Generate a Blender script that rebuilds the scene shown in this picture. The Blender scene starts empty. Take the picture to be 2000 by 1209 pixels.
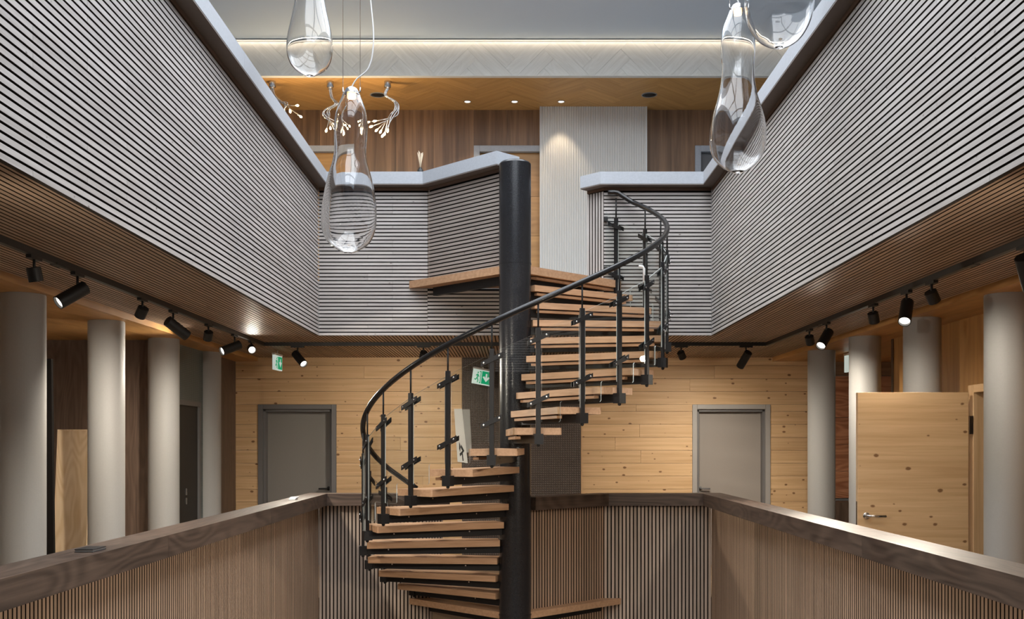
import bpy, bmesh, math, random
from mathutils import Vector, Matrix

random.seed(7)
PI = math.pi
scene = bpy.context.scene
COL = scene.collection

# ------------------------------------------------------------------ camera
F = 2070.0                 # focal length in pixels of the 2000 px wide frame
VX, VY = 1006.0, 868.0     # vanishing point of the hall's long axis
EYE = 1.54
cam_data = bpy.data.cameras.new('camera')
cam_data.sensor_width = 36.0
cam_data.lens = F / 2000.0 * 36.0
cam_data.shift_x = -(VX - 1000.0) / 2000.0
cam_data.shift_y = (VY - 604.5) / 2000.0
cam_data.clip_start = 0.05
cam = bpy.data.objects.new('camera', cam_data)
cam.location = (0, 0, EYE)
cam.rotation_euler = (PI / 2, 0, 0)
COL.objects.link(cam)
scene.camera = cam

# ------------------------------------------------------------------ world / sky
world = bpy.data.worlds.new('sky')
scene.world = world
world.use_nodes = True
bg = world.node_tree.nodes['Background']
bg.inputs[0].default_value = (0.89, 0.94, 1.0, 1)
bg.inputs[1].default_value = 6.8

# skylight portal (the opening in the roof; it only guides the sky's light)
pl = bpy.data.lights.new('skylight_portal', 'AREA')
pl.shape = 'RECTANGLE'
pl.size, pl.size_y = 4.6, 10.2
pl.cycles.is_portal = True
po = bpy.data.objects.new('skylight_portal', pl)
po.location = (0, 5.6, 6.75)
COL.objects.link(po)

scene.view_settings.view_transform = 'Standard'
scene.view_settings.look = 'None'
scene.view_settings.gamma = 1.0
scene.view_settings.use_curve_mapping = False
scene.view_settings.exposure = 0.0

# light strengths of the place's lamps and the added near heads
W_SPOT = 110.0
W_DOWN = 26.0
W_COVE = 9.0
W_BULB = 1.2
W_PEND = 8.0
WARM = (1.0, 0.80, 0.56)
NEUT = (1.0, 0.90, 0.76)

# ------------------------------------------------------------------ main measures (metres, camera stands at 0,0)
WX = 1.97                  # half width of the stair well
YB, YF = 10.63, 0.8        # back and front of the well
SOF = EYE + 1.094          # slatted soffit
LOWC = SOF - 0.05          # golden wooden ceiling of the lower gallery
FT = EYE + 2.537           # top of the fascia slats
CU0, CU1 = EYE + 2.579, EYE + 2.711    # upper cap
CL0, CL1 = EYE - 0.61, EYE - 0.49      # lower hand rail cap
UP = 3.177                 # upper floor
YP = 13.35                 # back wall plane
UC = EYE + 4.213           # upper wooden ceiling
TOPC = EYE + 4.64          # grey roof ceiling
YC = 12.11                 # herringbone fascia plane
DC = 9.75                  # stair axis
RP = 1.385                 # radius of posts and handrail
H = UP / 19.0
STEP = math.radians(15.2)
PITCH = 0.037

def px(x, y, D):
    """photo pixel at depth D -> world point"""
    return Vector(((x - VX) / F * D, D, EYE + (VY - y) / F * D))

# ------------------------------------------------------------------ material helpers
def new_mat(name):
    m = bpy.data.materials.new(name)
    m.use_nodes = True
    nt = m.node_tree
    b = nt.nodes['Principled BSDF']
    return m, nt, b

def N(nt, t, **kw):
    n = nt.nodes.new(t)
    for k, v in kw.items():
        setattr(n, k, v)
    return n

def L(nt, a, b):
    nt.links.new(a, b)

def math_node(nt, op, a=None, b=None, c=None):
    n = N(nt, 'ShaderNodeMath', operation=op)
    for i, v in enumerate((a, b, c)):
        if v is None:
            continue
        if isinstance(v, (int, float)):
            n.inputs[i].default_value = v
        else:
            L(nt, v, n.inputs[i])
    return n.outputs[0]

def mix_col(nt, fac, a, b, blend='MIX'):
    n = N(nt, 'ShaderNodeMix', data_type='RGBA', blend_type=blend)
    for sock, v in ((n.inputs[0], fac), (n.inputs[6], a), (n.inputs[7], b)):
        if isinstance(v, (int, float)):
            sock.default_value = v
        elif isinstance(v, tuple):
            sock.default_value = (v[0], v[1], v[2], 1)
        else:
            L(nt, v, sock)
    return n.outputs[2]

def coords(nt, scale, rot=(0, 0, 0), spread=40.0):
    """object coordinates, shifted by a random amount for every object"""
    tc = N(nt, 'ShaderNodeTexCoord')
    oi = N(nt, 'ShaderNodeObjectInfo')
    cb = N(nt, 'ShaderNodeCombineXYZ')
    r = math_node(nt, 'MULTIPLY', oi.outputs['Random'], spread)
    L(nt, r, cb.inputs[0]); L(nt, r, cb.inputs[1]); L(nt, r, cb.inputs[2])
    add = N(nt, 'ShaderNodeVectorMath', operation='ADD')
    L(nt, tc.outputs['Object'], add.inputs[0]); L(nt, cb.outputs[0], add.inputs[1])
    mp = N(nt, 'ShaderNodeMapping')
    mp.inputs['Rotation'].default_value = rot
    mp.inputs['Scale'].default_value = scale
    L(nt, add.outputs[0], mp.inputs[0])
    return mp.outputs[0], oi.outputs['Random'], add.outputs[0]

def wood(name, light, dark, lng=1.2, crs=22.0, rot=(0, 0, 0), vary=0.25, rough=0.5, figure=0.0,
         knots=0.0, knot_col=(0.12, 0.05, 0.02), bump=0.15, contrast=(0.35, 0.68), spec=0.35, fig_scale=3.0):
    m, nt, b = new_mat(name)
    v, rnd, raw = coords(nt, (lng, crs, crs), rot)
    n1 = N(nt, 'ShaderNodeTexNoise')
    n1.inputs['Scale'].default_value = 1.0
    n1.inputs['Detail'].default_value = 5.0
    n1.inputs['Roughness'].default_value = 0.62
    n1.inputs['Distortion'].default_value = 0.25
    L(nt, v, n1.inputs['Vector'])
    ramp = N(nt, 'ShaderNodeMapRange')
    ramp.inputs[1].default_value, ramp.inputs[2].default_value = contrast
    L(nt, n1.outputs['Fac'], ramp.inputs[0])
    fac = ramp.outputs[0]
    if figure > 0:                      # cathedral figure: contour lines of a stretched noise
        mp = N(nt, 'ShaderNodeMapping')
        mp.inputs['Rotation'].default_value = rot
        mp.inputs['Scale'].default_value = (fig_scale * 0.22, fig_scale, fig_scale)
        L(nt, raw, mp.inputs[0])
        n2 = N(nt, 'ShaderNodeTexNoise')
        n2.inputs['Scale'].default_value = 1.0
        n2.inputs['Detail'].default_value = 1.5
        L(nt, mp.outputs[0], n2.inputs['Vector'])
        w = math_node(nt, 'SINE', math_node(nt, 'MULTIPLY', n2.outputs['Fac'], 95.0))
        w = math_node(nt, 'MULTIPLY_ADD', w, 0.5, 0.5)
        fac = math_node(nt, 'ADD', math_node(nt, 'MULTIPLY', fac, 1 - figure), math_node(nt, 'MULTIPLY', w, figure))
    col = mix_col(nt, fac, dark, light)
    if knots > 0:
        mp = N(nt, 'ShaderNodeMapping')
        mp.inputs['Rotation'].default_value = rot
        mp.inputs['Scale'].default_value = (4.2, 6.6, 6.6)
        L(nt, raw, mp.inputs[0])
        sp = N(nt, 'ShaderNodeSeparateXYZ'); L(nt, mp.outputs[0], sp.inputs[0])
        cbk = N(nt, 'ShaderNodeCombineXYZ'); L(nt, sp.outputs[0], cbk.inputs[0]); L(nt, sp.outputs[2], cbk.inputs[1])
        wob = N(nt, 'ShaderNodeTexNoise'); wob.inputs['Scale'].default_value = 9.0; L(nt, cbk.outputs[0], wob.inputs['Vector'])
        vo = N(nt, 'ShaderNodeTexVoronoi', voronoi_dimensions='2D')
        vo.inputs['Scale'].default_value = 1.0
        L(nt, cbk.outputs[0], vo.inputs['Vector'])
        sc_ = N(nt, 'ShaderNodeSeparateColor'); L(nt, vo.outputs['Color'], sc_.inputs[0])
        size = math_node(nt, 'MULTIPLY_ADD', sc_.outputs[0], 0.13 * knots, -0.03 * knots)     # some cells carry no knot
        dist = math_node(nt, 'ADD', vo.outputs['Distance'], math_node(nt, 'MULTIPLY_ADD', wob.outputs['Fac'], 0.05, -0.025))
        q = math_node(nt, 'SUBTRACT', size, dist)
        k = N(nt, 'ShaderNodeMapRange')
        k.inputs[1].default_value, k.inputs[2].default_value = -0.012, 0.03
        k.inputs[3].default_value, k.inputs[4].default_value = 0.0, 0.88
        L(nt, q, k.inputs[0])
        col = mix_col(nt, k.outputs[0], col, knot_col)
    # every piece a little lighter or darker than the next
    br = math_node(nt, 'MULTIPLY_ADD', rnd, vary, 1.0 - vary * 0.5)
    hs = N(nt, 'ShaderNodeHueSaturation')
    L(nt, br, hs.inputs['Value'])
    L(nt, col, hs.inputs['Color'])
    L(nt, hs.outputs[0], b.inputs['Base Color'])
    b.inputs['Roughness'].default_value = rough
    b.inputs['Specular IOR Level'].default_value = spec
    if bump:
        bp = N(nt, 'ShaderNodeBump')
        bp.inputs['Strength'].default_value = bump
        bp.inputs['Distance'].default_value = 0.004
        L(nt, n1.outputs['Fac'], bp.inputs['Height'])
        L(nt, bp.outputs[0], b.inputs['Normal'])
    return m

def plain(name, col, rough=0.5, metal=0.0, noise=0.0, nscale=40.0, bump=0.0, spec=0.5):
    m, nt, b = new_mat(name)
    b.inputs['Base Color'].default_value = (*col, 1)
    b.inputs['Roughness'].default_value = rough
    b.inputs['Metallic'].default_value = metal
    b.inputs['Specular IOR Level'].default_value = spec
    if noise or bump:
        v, rnd, raw = coords(nt, (nscale,) * 3)
        n1 = N(nt, 'ShaderNodeTexNoise')
        n1.inputs['Scale'].default_value = 1.0
        n1.inputs['Detail'].default_value = 4.0
        L(nt, v, n1.inputs['Vector'])
        lo = tuple(c * (1 - noise) for c in col)
        hi = tuple(min(1, c * (1 + noise)) for c in col)
        L(nt, mix_col(nt, n1.outputs['Fac'], lo, hi), b.inputs['Base Color'])
        if bump:
            bp = N(nt, 'ShaderNodeBump')
            bp.inputs['Strength'].default_value = bump
            bp.inputs['Distance'].default_value = 0.003
            L(nt, n1.outputs['Fac'], bp.inputs['Height'])
            L(nt, bp.outputs[0], b.inputs['Normal'])
    return m

def emit(name, col, strength):
    m, nt, b = new_mat(name)
    b.inputs['Base Color'].default_value = (0.7 * col[0], 0.7 * col[1], 0.7 * col[2], 1)
    b.inputs['Emission Color'].default_value = (*col, 1)
    b.inputs['Emission Strength'].default_value = strength
    return m

def clear_glass(name, ior=1.5, tint=(1, 1, 1)):
    m = bpy.data.materials.new(name)
    m.use_nodes = True
    nt = m.node_tree
    nt.nodes.clear()
    out = N(nt, 'ShaderNodeOutputMaterial')
    tr = N(nt, 'ShaderNodeBsdfTransparent'); tr.inputs[0].default_value = (*tint, 1)
    gl = N(nt, 'ShaderNodeBsdfGlossy'); gl.inputs['Roughness'].default_value = 0.0
    ge = N(nt, 'ShaderNodeNewGeometry')         # Fresnel reflection (Schlick), the same from both sides of the thin wall
    dt = N(nt, 'ShaderNodeVectorMath', operation='DOT_PRODUCT')
    L(nt, ge.outputs['Normal'], dt.inputs[0]); L(nt, ge.outputs['Incoming'], dt.inputs[1])
    f0 = ((ior - 1) / (ior + 1)) ** 2
    cz = math_node(nt, 'SUBTRACT', 1.0, math_node(nt, 'ABSOLUTE', dt.outputs['Value']))
    fr = math_node(nt, 'MULTIPLY_ADD', math_node(nt, 'POWER', cz, 5.0), 1 - f0, f0)
    mx = N(nt, 'ShaderNodeMixShader')
    L(nt, fr, mx.inputs[0]); L(nt, tr.outputs[0], mx.inputs[1]); L(nt, gl.outputs[0], mx.inputs[2])
    L(nt, mx.outputs[0], out.inputs[0])
    return m

RZ90 = (0, 0, PI / 2)
RY90 = (0, PI / 2, 0)
M = {}
M['slat_grey'] = wood('silver_grey_spruce', (0.54, 0.505, 0.48), (0.40, 0.365, 0.34), 1.6, 45, vary=0.14, rough=0.7,
                      knots=0.55, knot_col=(0.16, 0.13, 0.115), bump=0.3)
M['slat_grey_shaded'] = wood('shaded_grey_spruce', (0.40, 0.345, 0.305), (0.28, 0.235, 0.205), 1.6, 45, vary=0.16, rough=0.7, knots=0.55, knot_col=(0.12, 0.09, 0.075), bump=0.3)  # grey slat wood with the slanting parapet's shade put into its colour
M['slat_brown'] = wood('brown_oak_slat', (0.50, 0.345, 0.24), (0.36, 0.24, 0.16), 1.2, 55, vary=0.25, rough=0.5, bump=0.2)
M['slat_lowgrey'] = wood('greyed_oak_slat', (0.52, 0.415, 0.335), (0.36, 0.275, 0.215), 1.2, 55, vary=0.28, rough=0.55, bump=0.2)
M['slat_low'] = wood('grey_brown_oak_slat', (0.54, 0.375, 0.26), (0.38, 0.25, 0.165), 1.2, 55, vary=0.28, rough=0.55, bump=0.2)
M['slat_core'] = plain('dark_slat_core', (0.035, 0.027, 0.022), 0.8, spec=0.2)
M['backing'] = plain('black_felt_backing', (0.012, 0.010, 0.009), 0.95, spec=0.1)
M['walnut'] = wood('walnut_rail', (0.125, 0.084, 0.062), (0.042, 0.028, 0.021), 1.0, 34, vary=0.2, rough=0.42, figure=0.42, bump=0.1, fig_scale=3.2)
M['stone'] = plain('pale_grey_coating', (0.41, 0.43, 0.465), 0.65, noise=0.12, nscale=55, bump=0.15)
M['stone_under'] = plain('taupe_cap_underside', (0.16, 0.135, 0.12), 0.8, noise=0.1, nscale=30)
M['strip'] = wood('brown_recess_strip', (0.17, 0.105, 0.07), (0.12, 0.075, 0.05), 1.2, 40, vary=0.1)
M['pine'] = wood('knotty_pine', (0.70, 0.475, 0.265), (0.56, 0.355, 0.18), 0.9, 30, vary=0.10, rough=0.5, knots=1.0,
                 knot_col=(0.16, 0.07, 0.025), bump=0.12)
M['golden'] = wood('golden_oak', (0.58, 0.32, 0.115), (0.40, 0.205, 0.065), 0.8, 14, vary=0.12, rough=0.38, figure=0.25, fig_scale=2.4, bump=0.05)
M['golden_chev'] = wood('honey_oak_ceiling', (0.64, 0.355, 0.125), (0.52, 0.275, 0.085), 0.9, 20, vary=0.10, rough=0.5, bump=0.05)
M['herring'] = wood('limed_oak', (0.82, 0.79, 0.73), (0.70, 0.665, 0.60), 1.4, 26, vary=0.07, rough=0.6, figure=0.25, fig_scale=6, bump=0.2)
M['brown_panel'] = wood('smoked_oak_panel', (0.33, 0.19, 0.105), (0.13, 0.075, 0.045), 0.5, 12, vary=0.34, rough=0.45, bump=0.06)
M['dark_oak'] = wood('dark_oak_board', (0.17, 0.115, 0.085), (0.085, 0.056, 0.042), 0.8, 24, vary=0.2, rough=0.45, figure=0.3, fig_scale=4)
M['light_oak'] = wood('light_larch_board', (0.86, 0.68, 0.47), (0.70, 0.50, 0.29), 0.8, 16, vary=0.05, rough=0.5, figure=0.5, fig_scale=5)
M['redwood'] = wood('figured_red_veneer', (0.56, 0.27, 0.145), (0.28, 0.105, 0.052), 0.9, 14, vary=0.15, rough=0.4, figure=0.5, fig_scale=4)
M['tread'] = wood('beech_tread', (0.54, 0.325, 0.19), (0.42, 0.24, 0.13), 1.5, 45, vary=0.10, rough=0.5, bump=0.1)
M['column'] = plain('grey_column_paint', (0.37, 0.365, 0.35), 0.6, noise=0.05, nscale=90, bump=0.08)
M['ceiling'] = plain('pale_ceiling', (0.62, 0.69, 0.76), 0.8)
M['white_rib'] = plain('white_ribbed_panel', (0.72, 0.70, 0.66), 0.6)
M['door_grey'] = plain('taupe_grey_door', (0.215, 0.20, 0.185), 0.5, noise=0.05, nscale=120)
M['door_taupe'] = plain('light_taupe_door', (0.31, 0.275, 0.245), 0.5, noise=0.05, nscale=120)
M['frame_grey'] = plain('warm_grey_frame', (0.34, 0.32, 0.30), 0.45)
M['frame_dark'] = plain('anthracite_frame', (0.15, 0.145, 0.145), 0.45)
M['steel'] = plain('black_steel', (0.012, 0.011, 0.011), 0.42, noise=0.2, nscale=60, spec=0.28)
M['rail'] = plain('black_handrail', (0.010, 0.009, 0.009), 0.25, spec=0.4)
M['pole'] = plain('hammered_black_pole', (0.014, 0.0135, 0.015), 0.26, metal=0.0, noise=0.35, nscale=160, bump=0.10, spec=0.5)
M['chrome'] = plain('brushed_steel', (0.62, 0.61, 0.60), 0.25, metal=1.0)
M['black'] = plain('matt_black', (0.010, 0.010, 0.010), 0.5)
M['track'] = plain('black_track', (0.016, 0.015, 0.014), 0.5)
M['glass'] = clear_glass('clear_pane', 1.5, (0.97, 0.985, 0.975))
M['glass_edge'] = plain('polished_glass_edge', (0.55, 0.58, 0.55), 0.15)
m, nt, b = new_mat('blown_glass')
gb = N(nt, 'ShaderNodeBsdfGlass'); gb.inputs['Roughness'].default_value = 0.0; gb.inputs['IOR'].default_value = 1.45
gb.inputs['Color'].default_value = (0.985, 0.985, 0.985, 1)
L(nt, gb.outputs[0], nt.nodes['Material Output'].inputs['Surface'])
M['blown'] = m
M['led'] = emit('warm_led', (1.0, 0.64, 0.27), 2.6)
M['lens'] = emit('spot_lens', (1.0, 0.93, 0.82), 6.0)
M['bulb'] = emit('small_bulb', (1.0, 0.80, 0.45), 12.0)
M['cove'] = emit('cove_strip', (1.0, 0.86, 0.66), 5.0)
M['sign_white'] = emit('lit_sign_white', (0.85, 1.0, 0.93), 0.45)
M['sign_green'] = emit('lit_sign_green', (0.0, 0.30, 0.13), 0.8)
M['white'] = plain('white_plastic', (0.75, 0.75, 0.74), 0.4)
M['paper'] = plain('white_paper', (0.78, 0.77, 0.75), 0.8)
M['reed'] = plain('pale_reed', (0.70, 0.58, 0.42), 0.7)
M['floor_low'] = wood('oak_floor', (0.32, 0.22, 0.14), (0.22, 0.15, 0.09), 0.8, 14, rot=RZ90, rough=0.5)
M['floor_up'] = plain('grey_carpet', (0.40, 0.42, 0.45), 0.95, noise=0.1, nscale=200)  # unseen floor finish, neutral grey made up so its bounce cools the ceiling
M['plaster'] = plain('plaster', (0.55, 0.56, 0.57), 0.9)

# dark woven wall covering
m, nt, b = new_mat('woven_dark_covering')
tc = N(nt, 'ShaderNodeTexCoord')
def wavefac(axis, sc):
    w = N(nt, 'ShaderNodeTexWave', wave_type='BANDS', bands_direction=axis)
    w.inputs['Scale'].default_value = sc
    w.inputs['Distortion'].default_value = 0.6
    L(nt, tc.outputs['Object'], w.inputs['Vector'])
    return w.outputs['Fac']
wf = math_node(nt, 'MULTIPLY', wavefac('X', 11.0), wavefac('Z', 11.0))
L(nt, mix_col(nt, wf, (0.062, 0.045, 0.036), (0.125, 0.095, 0.075)), b.inputs['Base Color'])
b.inputs['Roughness'].default_value = 0.5
bp = N(nt, 'ShaderNodeBump'); bp.inputs['Strength'].default_value = 0.6; bp.inputs['Distance'].default_value = 0.01
L(nt, wf, bp.inputs['Height']); L(nt, bp.outputs[0], b.inputs['Normal'])
M['woven'] = m
# blue-green ribbed covering
m, nt, b = new_mat('ribbed_teal_covering')
tc = N(nt, 'ShaderNodeTexCoord')
wf = math_node(nt, 'MULTIPLY', wavefac('Z', 16.0), wavefac('Y', 9.0))
L(nt, mix_col(nt, wf, (0.09, 0.112, 0.110), (0.18, 0.21, 0.205)), b.inputs['Base Color'])
b.inputs['Roughness'].default_value = 0.45
bp = N(nt, 'ShaderNodeBump'); bp.inputs['Strength'].default_value = 0.5; bp.inputs['Distance'].default_value = 0.008
L(nt, wf, bp.inputs['Height']); L(nt, bp.outputs[0], b.inputs['Normal'])
M['teal'] = m

# ------------------------------------------------------------------ geometry helpers
def tag(o, label=None, cat=None, group=None, kind=None):
    if label: o['label'] = label
    if cat: o['category'] = cat
    if group: o['group'] = group
    if kind: o['kind'] = kind
    return o

def place(o, parent, loc):
    loc = Vector(loc)
    if parent is not None:
        o.parent = parent
        p = parent
        while p is not None:
            loc = loc - p.location
            p = p.parent
    o.location = loc
    COL.objects.link(o)
    return o

def empty(name, loc=(0, 0, 0), **kw):
    o = bpy.data.objects.new(name, None)
    o.empty_display_size = 0.1
    o.location = loc
    COL.objects.link(o)
    return tag(o, **kw)

def mesh_obj(name, verts, faces, mat, parent=None, loc=(0, 0, 0), smooth=False, mats=None, midx=None):
    """verts are world offsets from loc"""
    me = bpy.data.meshes.new(name)
    me.from_pydata([tuple(v) for v in verts], [], faces)
    for mm in (mats or [mat]):
        me.materials.append(M[mm])
    if midx:
        for p, i in zip(me.polygons, midx):
            p.material_index = i
    if smooth:
        for p in me.polygons:
            p.use_smooth = True
    bm = bmesh.new(); bm.from_mesh(me)
    bmesh.ops.recalc_face_normals(bm, faces=bm.faces)
    bm.to_mesh(me); bm.free()
    o = bpy.data.objects.new(name, me)
    return place(o, parent, loc)

_cache = {}
def box_mesh(dx, dy, dz, mat, bev=0.0, front=None):
    key = (round(dx, 4), round(dy, 4), round(dz, 4), mat, round(bev, 4), front)
    if key in _cache:
        return _cache[key]
    bm = bmesh.new()
    bmesh.ops.create_cube(bm, size=1.0)
    bmesh.ops.scale(bm, vec=(dx, dy, dz), verts=bm.verts)
    if bev > 0:
        bmesh.ops.bevel(bm, geom=list(bm.edges), offset=bev, segments=1, affect='EDGES')
    me = bpy.data.meshes.new('board')
    bm.to_mesh(me); bm.free()
    me.materials.append(M[mat])
    if front is not None:                # only the veneered face is pale, the core is dark
        me.materials.append(M['slat_core'])
        fv = Vector(front)
        for p in me.polygons:
            p.material_index = 0 if p.normal.dot(fv) > 0.9 else 1
    _cache[key] = me
    return me

def rot_of(ex, ey):
    ex = Vector(ex).normalized(); ey = Vector(ey).normalized(); ez = ex.cross(ey)
    return Matrix((ex, ey, ez)).transposed()

def box(name, c, dims, mat, parent=None, ex=(1, 0, 0), ey=(0, 1, 0), bev=0.0, front=None):
    """a board: long axis along ex, width along ey"""
    o = bpy.data.objects.new(name, box_mesh(*dims, mat, bev, front))
    if tuple(ex) != (1, 0, 0) or tuple(ey) != (0, 1, 0):
        o.rotation_euler = rot_of(ex, ey).to_euler()
    return place(o, parent, c)

def span(name, p0, p1, mat, parent=None, grain='x', bev=0.0):
    """axis aligned box between two corners, its grain along one world axis"""
    p0, p1 = Vector(p0), Vector(p1)
    c = (p0 + p1) / 2; d = [abs(a) for a in (p1 - p0)]
    if grain == 'x':
        return box(name, c, (d[0], d[1], d[2]), mat, parent, bev=bev)
    if grain == 'y':
        return box(name, c, (d[1], d[0], d[2]), mat, parent, ex=(0, 1, 0), ey=(-1, 0, 0), bev=bev)
    return box(name, c, (d[2], d[1], d[0]), mat, parent, ex=(0, 0, 1), ey=(0, 1, 0), bev=bev)

def boxes_mesh(name, spans, mat, parent=None, loc=(0, 0, 0)):
    """several boxes as one solid (slabs with an opening)"""
    vs, fs = [], []
    for p0, p1 in spans:
        x0, y0, z0 = p0; x1, y1, z1 = p1
        k = len(vs)
        vs += [(x0, y0, z0), (x1, y0, z0), (x1, y1, z0), (x0, y1, z0), (x0, y0, z1), (x1, y0, z1), (x1, y1, z1), (x0, y1, z1)]
        fs += [tuple(k + i for i in f) for f in ((0, 3, 2, 1), (4, 5, 6, 7), (0, 1, 5, 4), (1, 2, 6, 5), (2, 3, 7, 6), (3, 0, 4, 7))]
    vs = [Vector(v) - Vector(loc) for v in vs]
    return mesh_obj(name, vs, fs, mat, parent, loc)

def prism(name, poly, z0, z1, mat, parent=None, loc=None, **kw):
    """polygon in plan, extruded from z0 to z1"""
    if loc is None:
        loc = (sum(p[0] for p in poly) / len(poly), sum(p[1] for p in poly) / len(poly), z0)
    n = len(poly)
    vs = [Vector((p[0], p[1], z0)) - Vector(loc) for p in poly] + [Vector((p[0], p[1], z1)) - Vector(loc) for p in poly]
    fs = [tuple(range(n))[::-1], tuple(range(n, 2 * n))] + [(i, (i + 1) % n, n + (i + 1) % n, n + i) for i in range(n)]
    return mesh_obj(name, vs, fs, mat, parent, loc, **kw)

def tube_data(path, r, seg=8, cap=True):
    path = [Vector(p) for p in path]
    n = len(path)
    vs, fs = [], []
    up = None
    for i, p in enumerate(path):
        t = (path[min(i + 1, n - 1)] - path[max(i - 1, 0)]).normalized()
        if up is None:
            up = Vector((0, 0, 1)) if abs(t.z) < 0.9 else Vector((1, 0, 0))
        a = (up - t * up.dot(t)).normalized()
        up = a
        b_ = t.cross(a)
        rr = r[i] if isinstance(r, (list, tuple)) else r
        for k in range(seg):
            an = 2 * PI * k / seg
            vs.append(p + a * (rr * math.cos(an)) + b_ * (rr * math.sin(an)))
    for i in range(n - 1):
        for k in range(seg):
            k2 = (k + 1) % seg
            fs.append((i * seg + k, i * seg + k2, (i + 1) * seg + k2, (i + 1) * seg + k))
    if cap:
        fs.append(tuple(range(seg))[::-1]); fs.append(tuple(range((n - 1) * seg, n * seg)))
    return vs, fs

def tube(name, path, r, mat, parent=None, seg=8, loc=None):
    loc = Vector(path[0] if loc is None else loc)
    vs, fs = tube_data(path, r, seg)
    return mesh_obj(name, [v - loc for v in vs], fs, mat, parent, loc, smooth=True)

def lathe_data(prof, seg=32, axis=None, close=True):
    """prof: list of (r, h); axis: 3x3 matrix whose z is the axis"""
    vs, fs = [], []
    for r, h in prof:
        for k in range(seg):
            a = 2 * PI * k / seg
            vs.append(Vector((r * math.cos(a), r * math.sin(a), h)))
    for i in range(len(prof) - 1):
        for k in range(seg):
            k2 = (k + 1) % seg
            fs.append((i * seg + k, i * seg + k2, (i + 1) * seg + k2, (i + 1) * seg + k))
    if close:
        fs.append(tuple(range(seg))[::-1]); fs.append(tuple(range((len(prof) - 1) * seg, len(prof) * seg)))
    if axis is not None:
        vs = [axis @ v for v in vs]
    return vs, fs

def lathe(name, prof, mat, parent, loc, seg=32, axis=None, close=True, smooth=True):
    vs, fs = lathe_data(prof, seg, axis, close)
    o = mesh_obj(name, vs, fs, mat, parent, loc, smooth=smooth)
    return o

def sharp(o, ang=40):
    """keep hard edges on a smooth turned body"""
    bm = bmesh.new(); bm.from_mesh(o.data)
    for e in bm.edges:
        if len(e.link_faces) == 2 and e.calc_face_angle(0) > math.radians(ang):
            e.smooth = False
    bm.to_mesh(o.data); bm.free()
    return o

def axis_to(d):
    d = Vector(d).normalized()
    return d.to_track_quat('Z', 'Y').to_matrix()

def clip_poly(poly, x0, x1, y0, y1):
    def cl(ps, f, inter):
        out = []
        for i in range(len(ps)):
            a, b2 = ps[i], ps[(i + 1) % len(ps)]
            if f(a): out.append(a)
            if f(a) != f(b2): out.append(inter(a, b2))
        return out
    def ix(v):
        return lambda a, b2: (v, a[1] + (b2[1] - a[1]) * (v - a[0]) / (b2[0] - a[0]))
    def iy(v):
        return lambda a, b2: (a[0] + (b2[0] - a[0]) * (v - a[1]) / (b2[1] - a[1]), v)
    for f, it in ((lambda p: p[0] >= x0, ix(x0)), (lambda p: p[0] <= x1, ix(x1)), (lambda p: p[1] >= y0, iy(y0)), (lambda p: p[1] <= y1, iy(y1))):
        if poly: poly = cl(poly, f, it)
    return poly

def offset_path(pts, d):
    """offset an open polyline to its left by d, mitred"""
    out = []
    n = len(pts)
    P = [Vector(p) for p in pts]
    for i in range(n):
        ns = []
        if i > 0:
            t = (P[i] - P[i - 1]).normalized(); ns.append(Vector((-t.y, t.x)))
        if i < n - 1:
            t = (P[i + 1] - P[i]).normalized(); ns.append(Vector((-t.y, t.x)))
        if len(ns) == 1:
            out.append(P[i] + ns[0] * d)
        else:
            mvec = (ns[0] + ns[1]).normalized()
            out.append(P[i] + mvec * (d / mvec.dot(ns[0])))
    return out

# ================================================================== THE SETTING
boxes_mesh('floor_ground', [((-5.4, -2.6, -0.3), (-2.06, 14.2, 0)), ((2.06, -2.6, -0.3), (5.4, 14.2, 0)),
                            ((-2.06, YB + 0.06, -0.3), (2.06, 14.2, 0)), ((-2.06, -2.6, -0.3), (2.06, YF - 0.06, 0))], 'floor_low')
tag(bpy.data.objects['floor_ground'], 'brown wooden floor of the gallery around the stair well', 'floor', kind='structure')
span('floor_lower', (-5.4, -2.6, -3.4), (5.4, 14.2, -3.3), 'floor_low', grain='y')
tag(bpy.data.objects['floor_lower'], 'wooden floor of the storey below the stair well', 'floor', kind='structure')
boxes_mesh('wall_lower', [((-2.16, -2.6, -3.3), (-2.08, 14.2, -0.3)), ((2.08, -2.6, -3.3), (2.16, 14.2, -0.3)),
                          ((-2.08, YB + 0.1, -3.3), (2.08, YB + 0.2, -0.3)), ((-2.08, 0.4, -3.3), (2.08, 0.5, -0.3))], 'plaster')
tag(bpy.data.objects['wall_lower'], 'plain walls of the storey below the stair well', 'wall', kind='structure')
boxes_mesh('floor_upper', [((-6.0, -2.6, SOF + 0.03), (-2.0, YP + 0.05, UP)), ((2.0, -2.6, SOF + 0.03), (6.0, YP + 0.05, UP)),
                           ((-2.0, YB + 0.03, SOF + 0.03), (2.0, YP + 0.05, UP)), ((-2.0, -2.6, SOF + 0.03), (2.0, YF - 0.03, UP))], 'floor_up')
tag(bpy.data.objects['floor_upper'], 'upper storey floor slab around the open stair well', 'floor', kind='structure')

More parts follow.
